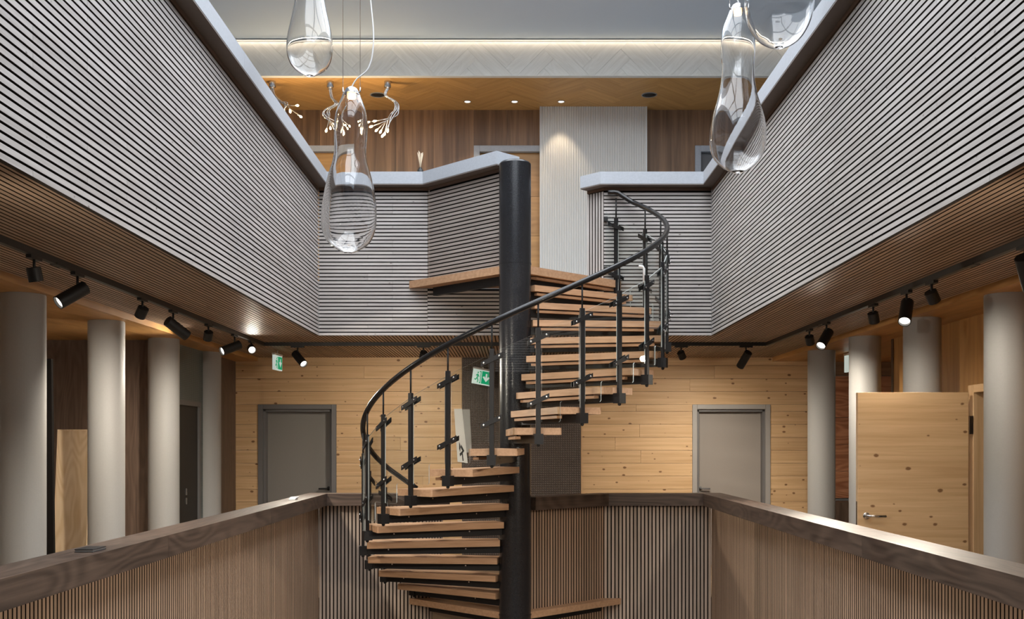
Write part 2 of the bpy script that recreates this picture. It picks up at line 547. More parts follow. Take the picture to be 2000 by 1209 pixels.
# grey roof ceiling with the skylight opening and its glazing bars
SX0, SX1, SY0, SY1 = -2.2, 2.2, 0.6, 10.6
ce = boxes_mesh('ceiling', [((-6.0, -2.6, TOPC), (SX0, YP + 0.1, TOPC + 0.12)), ((SX1, -2.6, TOPC), (6.0, YP + 0.1, TOPC + 0.12)),
                            ((SX0, SY1, TOPC), (SX1, YP + 0.1, TOPC + 0.12)), ((SX0, -2.6, TOPC), (SX1, SY0, TOPC + 0.12)),
                            ((SX0 - 0.1, SY0 - 0.1, TOPC + 0.12), (SX0, SY1 + 0.1, TOPC + 0.5)), ((SX1, SY0 - 0.1, TOPC + 0.12), (SX1 + 0.1, SY1 + 0.1, TOPC + 0.5)),
                            ((SX0, SY0 - 0.1, TOPC + 0.12), (SX1, SY0, TOPC + 0.5)), ((SX0, SY1, TOPC + 0.12), (SX1, SY1 + 0.1, TOPC + 0.5))], 'ceiling')
tag(ce, 'pale grey smooth ceiling above the upper storey', 'ceiling', kind='structure')
for i in range(1, 5):
    y = SY0 + (SY1 - SY0) * i / 5
    span('glazing_bar', (SX0, y - 0.05, TOPC + 0.3), (SX1, y + 0.05, TOPC + 0.45), 'ceiling', ce)
span('glazing_bar', (-0.05, SY0, TOPC + 0.3), (0.05, SY1, TOPC + 0.45), 'ceiling', ce)
# outer walls of the upper storey
o = boxes_mesh('wall_upper_outer', [((-6.1, -2.6, SOF), (-6.0, YP + 0.1, TOPC + 0.1)), ((6.0, -2.6, SOF), (6.1, YP + 0.1, TOPC + 0.1)),
                                    ((-6.0, -2.7, SOF), (6.0, -2.6, TOPC + 0.1)), ((-6.0, YP + 0.1, SOF), (6.0, YP + 0.2, TOPC + 0.1))], 'plaster')
tag(o, 'plain outer walls of the upper storey', 'wall', kind='structure')
o = boxes_mesh('wall_lower_outer', [((-5.5, -2.6, 0), (-5.4, YP + 0.1, SOF)), ((5.4, -2.6, 0), (5.5, 14.2, SOF)),
                                    ((-5.4, -2.7, 0), (5.4, -2.6, SOF)), ((-5.4, YP + 0.18, 0), (3.72, YP + 0.3, SOF))], 'plaster')
tag(o, 'plain outer walls of the gallery storey', 'wall', kind='structure')

# ------------------------------------------------------------------ slatted fascia of the upper storey (around the well)
UPATH = [(0.73, 10.79), (0.89, YB), (WX, YB), (WX, YF), (-WX, YF), (-WX, YB), (-0.878, YB), (-0.10, 9.852)]
UPATH = UPATH[::-1]        # counter-clockwise: the well lies on the left hand
def seg_frame(a, b2):
    a, b2 = Vector(a), Vector(b2)
    t = (b2 - a); ln = t.length; t.normalize()
    return a, Vector((t.x, t.y, 0)), Vector((-t.y, t.x, 0)), ln

def core(name, a, b2, z0, z1, mat, d0=0.028, d1=0.15, **kw):
    """the solid wall behind the slats"""
    a, t, n, ln = seg_frame(a, b2)
    A = Vector((a.x, a.y, 0))
    q = [A - n * d0, A + t * ln - n * d0, A + t * ln - n * d1, A - n * d1]
    return prism(name, [(v.x, v.y) for v in q], z0, z1, mat, loc=(A.x, A.y, z0))

def hslats(parent, a, b2, z0, z1, mat, cuts, th=0.028, hh=0.0254, skip=None):
    a, t, n, ln = seg_frame(a, b2)
    A = Vector((a.x, a.y, 0))
    rows = int(round((z1 - z0) / PITCH))
    p = (z1 - z0) / rows
    for r in range(rows):
        z = z0 + p * r + hh / 2
        lim = skip(z) if skip else (0.0, ln)
        if cuts:
            first = random.choice(cuts)
            cs = [lim[0]]
            u = lim[0] + first
            while u < lim[1] - 0.25:
                cs.append(u); u += 2.15
            cs.append(lim[1])
        else:
            cs = [lim[0], lim[1]]
        for u0, u1 in zip(cs[:-1], cs[1:]):
            c = A + t * ((u0 + u1) / 2) - n * (th / 2)
            box('slat', (c.x, c.y, z), (u1 - u0 - 0.0015, th, hh), mat, parent, ex=t, ey=n, front=(0, 1, 0))

def vslats(parent, a, b2, z0, z1, mat, th=0.028, w=0.025, u_from=0.0, u_to=None):
    a, t, n, ln = seg_frame(a, b2)
    A = Vector((a.x, a.y, 0))
    u_to = ln if u_to is None else u_to
    k = int((u_to - u_from) / PITCH)
    p = (u_to - u_from) / k
    for i in range(k):
        c = A + t * (u_from + p * (i + 0.5)) - n * (th / 2)
        box('slat', (c.x, c.y, (z0 + z1) / 2), (z1 - z0, w, th), mat, parent, ex=(0, 0, 1), ey=t, front=(0, 0, 1))

U = UPATH
names_u = [('wall_upper_diagonal', 'short slanting slatted parapet wall beside the top of the black stair pole'),
           ('wall_upper_back_left', 'grey horizontal slat facade behind the hanging glass lamp, ending at the slanting parapet'),
           ('wall_upper_left', 'long grey horizontal slat facade along the left of the stair well'),
           ('wall_upper_front', 'slatted facade over the near end of the stair well'),
           ('wall_upper_right', 'long grey horizontal slat facade along the right of the stair well'),
           ('wall_upper_back_right', 'grey horizontal slat facade behind the top of the curved black handrail'),
           ('wall_upper_return', 'narrow vertical slat end of the parapet beside the white ribbed panel')]
for i, (nm, lb) in enumerate(names_u):
    a, b2 = U[i], U[i + 1]
    z0 = UP - 0.01 if i in (0, 6) else SOF + 0.021
    cr = core(nm, a, b2, z0, CU0, 'backing')
    tag(cr, lb, 'wall', kind='structure')
    if i == 6:
        vslats(cr, a, b2, UP, FT, 'slat_grey')
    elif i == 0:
        hslats(cr, a, b2, UP + 0.012, FT, 'slat_grey_shaded', None)
    elif i == 3:
        hslats(cr, a, b2, SOF, FT, 'slat_grey', None)
    elif i in (2, 4):
        hslats(cr, a, b2, SOF, FT, 'slat_grey', [0.5, 0.95, 1.45, 2.0])
    else:
        hslats(cr, a, b2, SOF, FT, 'slat_grey', [0.35, 0.6, 0.85] if i == 1 else None)
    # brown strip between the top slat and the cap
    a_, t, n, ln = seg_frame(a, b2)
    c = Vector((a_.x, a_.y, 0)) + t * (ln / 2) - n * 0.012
    box('recess_strip', (c.x, c.y, (FT + CU0) / 2 + 0.004), (ln, 0.016, CU0 - FT - 0.012), 'strip', cr, ex=t, ey=n)
    if i in (0,):       # far side of the slanting parapet
        c = Vector((a_.x, a_.y, 0)) + t * (ln / 2) - n * 0.16
        box('back_board', (c.x, c.y, (UP + CU0) / 2), (ln, 0.02, CU0 - UP), 'slat_grey', cr, ex=t, ey=n)
# slab edge under the stair landing closes the facade
cr = core('wall_upper_slab_edge', (0.89, YB), (-0.878, YB), SOF + 0.021, UP - 0.075, 'backing', 0.028, 0.0299)
tag(cr, 'strip of grey slats along the slab edge under the stair landing', 'wall', kind='structure')
cr['kind'] = 'structure'
hslats(cr, (0.89, YB), (-0.878, YB), SOF, UP - 0.085, 'slat_grey', [0.6, 0.9, 1.2])

# caps
def caps(prefix_lab, path, d_in, d_out, z0, z1, mat, names, maxlen, under=None):
    inn, out = offset_path(path, d_in), offset_path(path, -d_out)
    for i in range(len(path) - 1):
        nm, lb = names[i]
        e = empty(nm, ((path[i][0] + path[i + 1][0]) / 2, (path[i][1] + path[i + 1][1]) / 2, z0), label=lb, cat='rail cap', kind='structure')
        A0, A1, B0, B1 = inn[i], inn[i + 1], out[i], out[i + 1]
        ln = (Vector(path[i + 1]) - Vector(path[i])).length
        k = max(1, int(round(ln / maxlen)))
        a, t, n, _ = seg_frame(path[i], path[i + 1])
        R = rot_of(t, n)
        for j in range(k):
            f0, f1 = j / k, (j + 1) / k
            g = 0.0006
            q = [A0.lerp(A1, f0), A0.lerp(A1, f1), B0.lerp(B1, f1), B0.lerp(B1, f0)]
            cx, cy = sum(v.x for v in q) / 4, sum(v.y for v in q) / 4
            Ri = R.inverted()
            zz0 = z0 + (0.012 if under else 0)
            vs = [Ri @ Vector((v.x - cx, v.y - cy, zz0 - z0)) for v in q] + [Ri @ Vector((v.x - cx, v.y - cy, z1 - z0)) for v in q]
            # joints a hair open
            for v in vs:
                if 0 < f0 and v.x < 0 or f1 < 1 and v.x > 0:
                    v.x -= math.copysign(g, v.x)
            fs = [(3, 2, 1, 0), (4, 5, 6, 7), (0, 1, 5, 4), (1, 2, 6, 5), (2, 3, 7, 6), (3, 0, 4, 7)]
            o = mesh_obj('cap_board', vs, fs, mat, None, (cx, cy, z0))
            COL.objects.unlink(o)
            o.rotation_euler = R.to_euler()
            place(o, e, (cx, cy, z0))
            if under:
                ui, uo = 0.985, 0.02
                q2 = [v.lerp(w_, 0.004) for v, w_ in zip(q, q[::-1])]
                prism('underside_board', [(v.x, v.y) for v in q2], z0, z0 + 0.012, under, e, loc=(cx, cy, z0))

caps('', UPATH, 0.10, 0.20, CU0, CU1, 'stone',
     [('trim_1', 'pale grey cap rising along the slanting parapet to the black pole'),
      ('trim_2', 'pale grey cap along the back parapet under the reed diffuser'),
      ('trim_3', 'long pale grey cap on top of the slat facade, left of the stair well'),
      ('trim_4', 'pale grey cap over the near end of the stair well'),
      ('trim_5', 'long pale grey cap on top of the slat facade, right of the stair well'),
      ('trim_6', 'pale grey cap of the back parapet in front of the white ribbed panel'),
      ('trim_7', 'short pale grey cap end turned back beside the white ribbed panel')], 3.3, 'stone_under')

# ------------------------------------------------------------------ lower parapet with vertical slats and walnut rail
LPATH = [(-0.73, 10.79), (-0.89, YB), (-WX, YB), (-WX, YF), (WX, YF), (WX, YB), (0.89, YB), (0.12, 9.86)]
names_l = [('wall_rail_return', 'short turned back end of the slatted parapet behind the lowest stair posts'),
           ('wall_rail_back_left', 'grey-brown vertical slat parapet behind the lower treads'),
           ('wall_rail_left', 'warm brown vertical slat parapet along the left of the stair well'),
           ('wall_rail_front', 'brown parapet at the near end of the stair well'),
           ('wall_rail_right', 'warm brown vertical slat parapet along the right of the stair well'),
           ('wall_rail_back_right', 'grey-brown vertical slat parapet under the rail before the right door'),
           ('wall_rail_diagonal', 'slanting vertical slat parapet between the pole foot and the back rail')]
for i, (nm, lb) in enumerate(names_l):
    a, b2 = LPATH[i], LPATH[i + 1]
    cr = core(nm, a, b2, -0.6, CL0, 'backing' if i != 3 else 'slat_brown', 0.028, 0.09)
    tag(cr, lb, 'parapet', kind='structure')
    ln = (Vector(b2) - Vector(a)).length
    if i == 2:
        vslats(cr, a, b2, -0.6, CL0, 'slat_low', u_to=YB - 2.6)
    elif i == 4:
        vslats(cr, a, b2, -0.6, CL0, 'slat_low', u_from=2.6 - YF)
    elif i != 3:
        vslats(cr, a, b2, -0.6, CL0, 'slat_low' if i == 6 else 'slat_lowgrey')
caps('', LPATH, 0.10, 0.11, CL0, CL1, 'walnut',
     [('trim_8', 'short walnut rail end turned back behind the lowest stair posts'),
      ('trim_9', 'walnut rail across the back behind the left stair posts'),
      ('trim_10', 'long walnut rail along the left of the stair well'),
      ('trim_11', 'walnut rail at the near end of the stair well'),
      ('trim_12', 'long walnut rail along the right of the stair well'),
      ('trim_13', 'walnut rail across the back in front of the right door'),
      ('trim_14', 'slanting walnut rail running from the back rail to the pole')], 2.5)

# ------------------------------------------------------------------ slatted soffit
so = boxes_mesh('ceiling_soffit', [((-3.24, -2.6, SOF + 0.02), (-2.0, YP, SOF + 0.03)), ((2.0, -2.6, SOF + 0.02), (3.24, YP, SOF + 0.03)),
                                   ((-2.0, YB + 0.02, SOF + 0.02), (2.0, YP, SOF + 0.03)), ((-2.0, -2.6, SOF + 0.02), (2.0, YF - 0.02, SOF + 0.03))], 'backing')
tag(so, 'brown slatted soffit around the stair well', 'ceiling', kind='structure')
k = int(round(6.48 / PITCH))
for i in range(k):
    x = -3.24 + (i + 0.5) * 6.48 / k
    if abs(x) < WX + 0.005:
        ys = [YB + 0.001, YP - 0.005]
    else:
        j = random.choice([6.0, 7.2, 8.4])
        ys = [YF, j, YP - 0.005]
    for y0, y1 in zip(ys[:-1], ys[1:]):
        box('slat', (x, (y0 + y1) / 2, SOF + 0.01), (y1 - y0 - 0.002, 0.0265, 0.02), 'slat_brown', so, ex=(0, 1, 0), ey=(-1, 0, 0), front=(0, 0, -1))

# golden wooden ceilings beside the soffit
for sgn, nm, xe, lb in ((-1, 'ceiling_left', 5.4, 'golden oak board ceiling above the left row of columns'),
                        (1, 'ceiling_right', 5.4, 'golden oak board ceiling above the right row of columns')):
    e = empty(nm, (sgn * 3.24, 6, LOWC), label=lb, cat='ceiling', kind='structure')
    xs = [3.24, 3.55, 3.87, 4.4, 4.9, xe]
    for a, b2 in zip(xs[:-1], xs[1:]):
        cuts = [-2.6, random.uniform(1.5, 3), random.uniform(5.5, 6.5), random.uniform(8.6, 9.8), 14.2 if (a > 3.6 and sgn > 0) else YP]
        for y0, y1 in zip(cuts[:-1], cuts[1:]):
            span('plank', (sgn * (a + 0.0012), y0, LOWC), (sgn * (b2 - 0.0012), y1 - 0.0012, SOF + 0.03), 'golden', e, grain='y')

# ------------------------------------------------------------------ back wall of the gallery: pine planks
wb = empty('wall_back', (0, YP, 0), label='knotty pine plank wall behind the spiral staircase', cat='wall', kind='structure')
D1 = (-3.235, -2.25)       # left door frame
D2 = (2.232, 3.213)        # right door frame
DTOP = EYE + 0.503
PH = 0.163
z = 0.0
row = 0
while z < SOF - 0.01:
    z1 = min(z + PH, SOF + 0.02)
    if SOF + 0.02 - z1 < 0.05: z1 = SOF + 0.02
    secs = [(-3.52, D1[0]), (D1[1], -0.668), (0.842, D2[0]), (D2[1], 3.69)]
    if z >= DTOP - 0.005:
        secs = [(-3.52, -0.668), (0.842, 3.69)]
    elif z1 > DTOP + 0.001:
        z1 = DTOP
    for a, b2 in secs:
        cs = [a]
        if b2 - a > 1.2 and random.random() < 0.55:
            cs.append(a + (b2 - a) * random.uniform(0.3, 0.7))
        cs.append(b2)
        for x0, x1 in zip(cs[:-1], cs[1:]):
            dep = random.uniform(-0.0015, 0.0015)
            span('plank', (x0 + 0.0008, YP - 0.003 + dep, z + 0.0012), (x1 - 0.0008, YP + 0.022, z1 - 0.0012), 'pine', wb, bev=0.0015)
    z = z1
    row += 1
# pine trim beside the dark covering
span('edge_trim', (0.83, YP - 0.012, 0), (0.845, YP + 0.02, SOF), 'pine', wb, grain='z')
# dark woven wall covering behind the pole
wv = boxes_mesh('wall_back_covering', [((-0.665, YP - 0.008, 0), (0.828, YP + 0.02, SOF + 0.02))], 'woven', loc=(0.08, YP, 0))
tag(wv, 'dark brown woven wall covering behind the black stair pole', 'wall covering', kind='structure')

# ------------------------------------------------------------------ doors in the pine wall
def lever(parent, base, sx, ln, mat, ny=-1):
    bx_, by_, bz_ = base
    ax = axis_to((0, ny, 0))
    lathe('rosette', [(0.026, 0), (0.026, 0.008), (0.022, 0.011)], mat, parent, base, 20, ax)
    tube('handle', [(bx_, by_, bz_), (bx_, by_ + ny * 0.045, bz_), (bx_ + sx * 0.02, by_ + ny * 0.055, bz_), (bx_ + sx * ln, by_ + ny * 0.055, bz_ - 0.002)], 0.0105, mat, parent, 10)

def back_door(name, x0, x1, top, frame, leaf, lb, hx, hs, hmat):
    e = empty(name, ((x0 + x1) / 2, YP, 0), label=lb, cat='door', kind='structure')
    fw = 0.06
    for a, b2 in ((x0, x0 + fw), (x1 - fw, x1)):
        span('door_frame', (a, YP - 0.02, 0), (b2, YP + 0.06, top), frame, e, grain='z', bev=0.003)
    span('door_frame', (x0 + fw, YP - 0.02, top - fw), (x1 - fw, YP + 0.06, top), frame, e, bev=0.003)
    span('rebate', (x0 + fw, YP + 0.03, 0), (x0 + fw + 0.03, YP + 0.15, top - fw), 'frame_dark', e, grain='z')
    span('rebate', (x1 - fw - 0.03, YP + 0.03, 0), (x1 - fw, YP + 0.15, top - fw), 'frame_dark', e, grain='z')
    span('rebate', (x0 + fw, YP + 0.03, top - fw - 0.03), (x1 - fw, YP + 0.15, top - fw), 'frame_dark', e)
    span('door_leaf', (x0 + fw + 0.004, YP + 0.135, 0.008), (x1 - fw - 0.004, YP + 0.165, top - fw - 0.004), leaf, e, grain='z', bev=0.002)
    lever(e, (hx, YP + 0.135, 0.98), hs, 0.12, hmat)
back_door('door_1', D1[0], D1[1], DTOP, 'frame_dark', 'door_grey', 'dark grey door with black lever in the pine wall, left of the staircase', D1[1] - 0.12, -1, 'black')
back_door('door_2', D2[0], D2[1], DTOP, 'frame_grey', 'door_taupe', 'taupe grey door with a pale frame in the pine wall, right of the staircase', D2[0] + 0.12, 1, 'frame_dark')

# ------------------------------------------------------------------ right side of the gallery
wr = empty('wall_right', (3.74, 5, 0), label='golden oak panel wall behind the right row of columns', cat='wall', kind='structure')
ys = [-2.6, -1.4, -0.2, 1.0, 2.2, 3.4, 4.6, 5.8, 7.0, 7.30]
for a, b2 in zip(ys[:-1], ys[1:]):
    span('panel', (3.74, a + 0.001, 0), (3.80, b2 - 0.001, LOWC), 'golden', wr, grain='z')
span('panel', (3.74, 7.30, 2.12), (3.80, 8.24, LOWC), 'golden', wr, grain='z')
ys = [8.30, 8.92, 9.45, 9.98, 10.47]
for a, b2 in zip(ys[:-1], ys[1:]):
    span('panel', (3.74, a + 0.001, 0), (3.80, b2 - 0.001, LOWC), 'golden', wr, grain='z')
span('corner_post', (3.735, 10.47, 0), (3.83, 10.53, LOWC), 'dark_oak', wr, grain='z')
# pine doorway with the open leaf
d3 = empty('door_3', (3.53, 8.2, 0), label='open knotty pine door leaf with steel lever between the right columns', cat='door', kind='structure')
span('door_leaf', (2.645, 8.18, 0.01), (3.50, 8.225, EYE + 0.402), 'pine', d3, bev=0.002)
span('door_frame', (3.535, 8.17, 0), (3.80, 8.27, EYE + 0.46), 'pine', d3, grain='z', bev=0.002)
span('door_frame', (3.535, 7.30, EYE + 0.40), (3.80, 8.17, EYE + 0.46), 'pine', d3, grain='y', bev=0.002)
span('door_frame', (3.535, 7.22, 0), (3.80, 7.30, EYE + 0.46), 'pine', d3, grain='z', bev=0.002)
span('hinge', (3.503, 8.17, 1.62), (3.533, 8.19, 1.76), 'chrome', d3, grain='z')
span('hinge', (3.503, 8.17, 0.25), (3.533, 8.19, 0.39), 'chrome', d3, grain='z')
span('lock_plate', (2.642, 8.19, 0.88), (2.6465, 8.215, 1.1), 'chrome', d3, grain='z')
lever(d3, (2.71, 8.18, EYE - 0.55), 1, 0.135, 'chrome')
# red veneer display at the far right end
wd = empty('wall_right_display', (4.5, 13.42, 0), label='red figured veneer wall panels in the niche beyond the right columns', cat='wall', kind='structure')
for zz0, zz1, mm in ((0.86, 1.20, 'redwood'), (1.20, 1.54, 'redwood'), (1.54, 1.88, 'redwood'), (1.88, EYE + 0.865, 'redwood')):
    for x0, x1 in ((3.74, 4.57), (4.59, 5.4)):
        span('panel', (x0, 13.40, zz0 + 0.002), (x1, 13.44, zz1 - 0.002), mm, wd)
span('head_board', (3.74, 13.42, EYE + 0.87), (5.4, 13.46, LOWC), 'brown_panel', wd)
span('joint_post', (4.57, 13.395, 0.86), (4.59, 13.43, EYE + 0.86), 'dark_oak', wd, grain='z')
cb = empty('base_cabinet', (4.4, 13.2, 0), label='dark base cabinet under the red veneer panels', cat='cabinet')
span('body', (3.80, 13.06, 0), (5.35, 13.395, 0.83), 'dark_oak', cb)
for x0, x1 in ((3.81, 4.55), (4.56, 5.34)):
    dd = span('door', (x0, 13.045, 0.05), (x1, 13.06, 0.82), 'dark_oak', cb, grain='z')
    span('handle', (x0 + 0.08, 13.02, 0.76), (x0 + 0.24, 13.035, 0.775), 'chrome', dd)
o = span('wall_right_end', (3.69, 13.30, 0), (3.735, 13.47, LOWC), 'dark_oak', grain='z')
tag(o, 'narrow dark end of the pine wall beside the far right column', 'wall', kind='structure')
o = span('wall_right_niche', (3.7, 13.47, 0), (5.4, 13.55, SOF), 'plaster')
tag(o, 'plain wall behind the red veneer panels', 'wall', kind='structure')

# ------------------------------------------------------------------ left side of the gallery
wl = empty('wall_left_boards', (-4.5, 10.62, 0), label='dark oak board wall standing across between the left columns', cat='wall', kind='structure')
xs = [-5.4, -4.78, -4.22, -3.70, -3.52]
for a, b2 in zip(xs[:-1], xs[1:]):
    span('panel', (a + 0.001, 10.60, 0), (b2 - 0.001, 10.66, LOWC), 'dark_oak', wl, grain='z')
wt = empty('wall_left_covering', (-3.5, 11.4, 0), label='blue-green ribbed wall above the black door between the last left columns', cat='wall', kind='structure')
dz = EYE + 0.415
boxes_mesh('covering', [((-3.56, 10.66, 0), (-3.50, 10.86, LOWC)), ((-3.56, 11.78, 0), (-3.50, 12.02, LOWC)), ((-3.56, 10.86, dz + 0.05), (-3.50, 11.78, LOWC))], 'teal', wt, (-3.5, 11.4, 0))
d4 = empty('door_4', (-3.52, 11.3, 0), label='black door with chrome lock in the ribbed wall, left of the stair well', cat='door', kind='structure')
span('door_frame', (-3.56, 10.86, 0), (-3.49, 10.91, dz + 0.05), 'frame_dark', d4, grain='z')
span('door_frame', (-3.56, 11.73, 0), (-3.49, 11.78, dz + 0.05), 'frame_dark', d4, grain='z')
span('door_frame', (-3.56, 10.91, dz), (-3.49, 11.73, dz + 0.05), 'frame_dark', d4, grain='y')
span('door_leaf', (-3.55, 10.91, 0.01), (-3.515, 11.73, dz), 'black', d4, grain='z')
for zz in (0.90, 1.0):
    span('lock_plate', (-3.516, 11.30, zz), (-3.508, 11.335, zz + 0.07), 'chrome', d4, grain='z')
o = span('wall_left_panel', (-3.58, 12.1, 0), (-3.52, YP, LOWC), 'dark_oak', grain='z')
tag(o, 'narrow dark oak wall panel meeting the pine wall in the left corner', 'wall', kind='structure')

# ------------------------------------------------------------------ upper back wall
wu = empty('wall_back_upper', (0, YP, UP), label='smoked oak vertical panel wall of the upper storey', cat='wall', kind='structure')
UD = EYE + 3.76            # door head
UDOORS = [(-2.95, -1.97), (-0.52, 0.46), (2.265, 3.25)]
WR0, WR1 = 0.315, 1.64     # white ribbed panel
xs = [-6.0, -5.2, -4.4, -3.6, UDOORS[0][0], -2.46, UDOORS[0][1], -1.50, -1.03, UDOORS[1][0], -0.1, 0.5]
for a, b2 in zip(xs[:-1], xs[1:]):
    z0 = UP
    for d0, d1 in UDOORS:
        if a >= d0 - 0.01 and b2 <= d1 + 0.05 and d0 < 1: z0 = UD
    span('panel', (a + 0.001, YP, z0), (b2 - 0.001, YP + 0.04, UC), 'brown_panel', wu, grain='z')
xs = [1.55, 2.265, 2.76, 3.25, 4.2, 5.1, 6.0]
for a, b2 in zip(xs[:-1], xs[1:]):
    z0 = UD if (a >= 2.26 and b2 <= 3.26) else UP
    span('panel', (a + 0.001, YP, z0), (b2 - 0.001, YP + 0.04, UC), 'brown_panel', wu, grain='z')
ud_lab = ['doorway with a grey frame on the upper storey behind the long hanging glass lamp',
          'doorway with a grey frame on the upper storey behind the top of the black pole',
          'doorway with a pale frame on the upper storey beside the right hanging glass lamp']
for k_, (d0, d1) in enumerate(UDOORS):
    e = empty('door_%d' % (5 + k_), ((d0 + d1) / 2, YP, UP), label=ud_lab[k_], cat='door', kind='structure')
    fw = 0.075
    span('door_frame', (d0, YP - 0.025, UP), (d0 + fw, YP + 0.05, UD), 'stone', e, grain='z', bev=0.003)
    span('door_frame', (d1 - fw, YP - 0.025, UP), (d1, YP + 0.05, UD), 'stone', e, grain='z', bev=0.003)
    span('door_frame', (d0 + fw, YP - 0.025, UD - fw), (d1 - fw, YP + 0.05, UD), 'stone', e, bev=0.003)
    mm = 'golden' if k_ < 2 else 'frame_dark'
    zs = [UP, UP + 0.5, UP + 1.0, UP + 1.5, UD - fw]
    for a, b2 in zip(zs[:-1], zs[1:]):
        span('leaf_board', (d0 + fw, YP + 0.055, a + 0.002), (d1 - fw, YP + 0.09, b2 - 0.002), mm, e)
# white ribbed panel
nr = 44
vs, fs = [], []
pr = (WR1 - WR0) / nr
prof = []
for i in range(nr):
    x = WR0 + i * pr
    prof += [(x, 0.0), (x + pr * 0.3, -0.010), (x + pr * 0.7, -0.010), (x + pr * 0.95, 0.0)]
prof.append((WR1, 0.0))
zt = UC + 0.02
for x, dy in prof:
    vs.append(Vector((x - 0.98, dy, 0))); vs.append(Vector((x - 0.98, dy, zt - UP)))
n = len(prof)
vs += [Vector((WR0 - 0.98, 0.12, 0)), Vector((WR0 - 0.98, 0.12, zt - UP)), Vector((WR1 - 0.98, 0.12, 0)), Vector((WR1 - 0.98, 0.12, zt - UP))]
for i in range(n - 1):
    fs.append((2 * i, 2 * i + 2, 2 * i + 3, 2 * i + 1))
fs += [(2 * n, 0, 1, 2 * n + 1), (2 * n - 2, 2 * n + 2, 2 * n + 3, 2 * n - 1)]
o = mesh_obj('wall_ribbed_panel', vs, fs, 'white_rib', None, (0.98, 13.22, UP))
tag(o, 'white vertically ribbed wall panel behind the stair landing', 'wall panel', kind='structure')
for xx in (WR0 - 0.006, WR1 - 0.006):
    span('edge_strip', (xx, 13.205, UP), (xx + 0.012, 13.34, UC), 'white', o, grain='z')

# upper ceiling, chevron boards
def herringbone(parent, name, u0, u1, v0, v1, ln, w, mat, put):
    """rectangular boards interlocking at 45 degrees, cut to the rectangle"""
    c45 = math.sqrt(0.5)
    n = int((u1 - u0 + v1 - v0 + 2 * ln) / w) + 4
    um, vm = (u0 + u1) / 2, (v0 + v1) / 2
    g = 0.0006
    for k in range(-n, n):
        for m_ in range(-n, n):
            ox, oy = k * w + m_ * ln, k * w - m_ * ln
            for (a, b2, da, db, ang) in ((ox, oy, ln, w, PI / 4), (ox, oy + w, w, ln, 3 * PI / 4)):
                q = [(a + g, b2 + g), (a + da - g, b2 + g), (a + da - g, b2 + db - g), (a + g, b2 + db - g)]
                q = [(um + (p[0] - p[1]) * c45, vm + (p[0] + p[1]) * c45) for p in q]
                if max(p[0] for p in q) < u0 or min(p[0] for p in q) > u1 or max(p[1] for p in q) < v0 or min(p[1] for p in q) > v1:
                    continue
                q = clip_poly(q, u0, u1, v0, v1)
                if len(q) < 3:
                    continue
                area = abs(sum(q[i][0] * q[(i + 1) % len(q)][1] - q[(i + 1) % len(q)][0] * q[i][1] for i in range(len(q)))) / 2
                if area < 2e-4:
                    continue
                cx, cy = sum(p[0] for p in q) / len(q), sum(p[1] for p in q) / len(q)
                put(parent, name, q, cx, cy, ang, mat)

def put_vert(parent, name, q, cx, cy, ang, mat):
    """piece standing in the plane y = YC, rotated so that its grain follows the board"""
    th = 0.012 + random.uniform(-0.0008, 0.0008)
    ca, sa = math.cos(-ang), math.sin(-ang)
    loc2 = [((p[0] - cx) * ca - (p[1] - cy) * sa, (p[0] - cx) * sa + (p[1] - cy) * ca) for p in q]
    n = len(q)
    vs = [Vector((a, -th, b2)) for a, b2 in loc2] + [Vector((a, 0, b2)) for a, b2 in loc2]
    fs = [tuple(range(n)), tuple(range(n, 2 * n))[::-1]] + [(i, n + i, n + (i + 1) % n, (i + 1) % n) for i in range(n)]
    o = mesh_obj(name, vs, fs, mat)
    COL.objects.unlink(o)
    o.rotation_euler = (0, -ang, 0)
    place(o, parent, (cx, YC, cy))

def put_flat(parent, name, q, cx, cy, ang, mat):
    th = 0.012 + random.uniform(-0.0006, 0.0006)
    ca, sa = math.cos(-ang), math.sin(-ang)
    loc2 = [((p[0] - cx) * ca - (p[1] - cy) * sa, (p[0] - cx) * sa + (p[1] - cy) * ca) for p in q]
    n = len(q)
    vs = [Vector((a, b2, -th)) for a, b2 in loc2] + [Vector((a, b2, 0)) for a, b2 in loc2]
    fs = [tuple(range(n))[::-1], tuple(range(n, 2 * n))] + [(i, (i + 1) % n, n + (i + 1) % n, n + i) for i in range(n)]
    o = mesh_obj(name, vs, fs, mat)
    COL.objects.unlink(o)
    o.rotation_euler = (0, 0, ang)
    place(o, parent, (cx, cy, UC + 0.012))

hb = boxes_mesh('wall_herringbone', [((-6.0, YC, UC), (6.0, YC + 0.05, TOPC - 0.04))], 'herring', loc=(0, YC, UC))
tag(hb, 'limed oak herringbone frieze lit from above under the grey ceiling', 'frieze', kind='structure')
herringbone(hb, 'plank', -3.4, 3.4, UC, TOPC - 0.045, 0.62, 0.155, 'herring', put_vert)
span('edge_trim', (-6.0, YC - 0.016, UC - 0.008), (6.0, YC + 0.05, UC - 0.0005), 'herring', hb)
cu = boxes_mesh('ceiling_upper', [((-6.0, YC + 0.05, UC + 0.012), (6.0, YP + 0.05, UC + 0.06))], 'golden_chev', loc=(0, YC, UC))
tag(cu, 'honey oak herringbone ceiling of the upper storey with spotlights', 'ceiling', kind='structure')
herringbone(cu, 'plank', -3.4, 3.4, YC + 0.051, YP, 0.62, 0.155, 'golden_chev', put_flat)
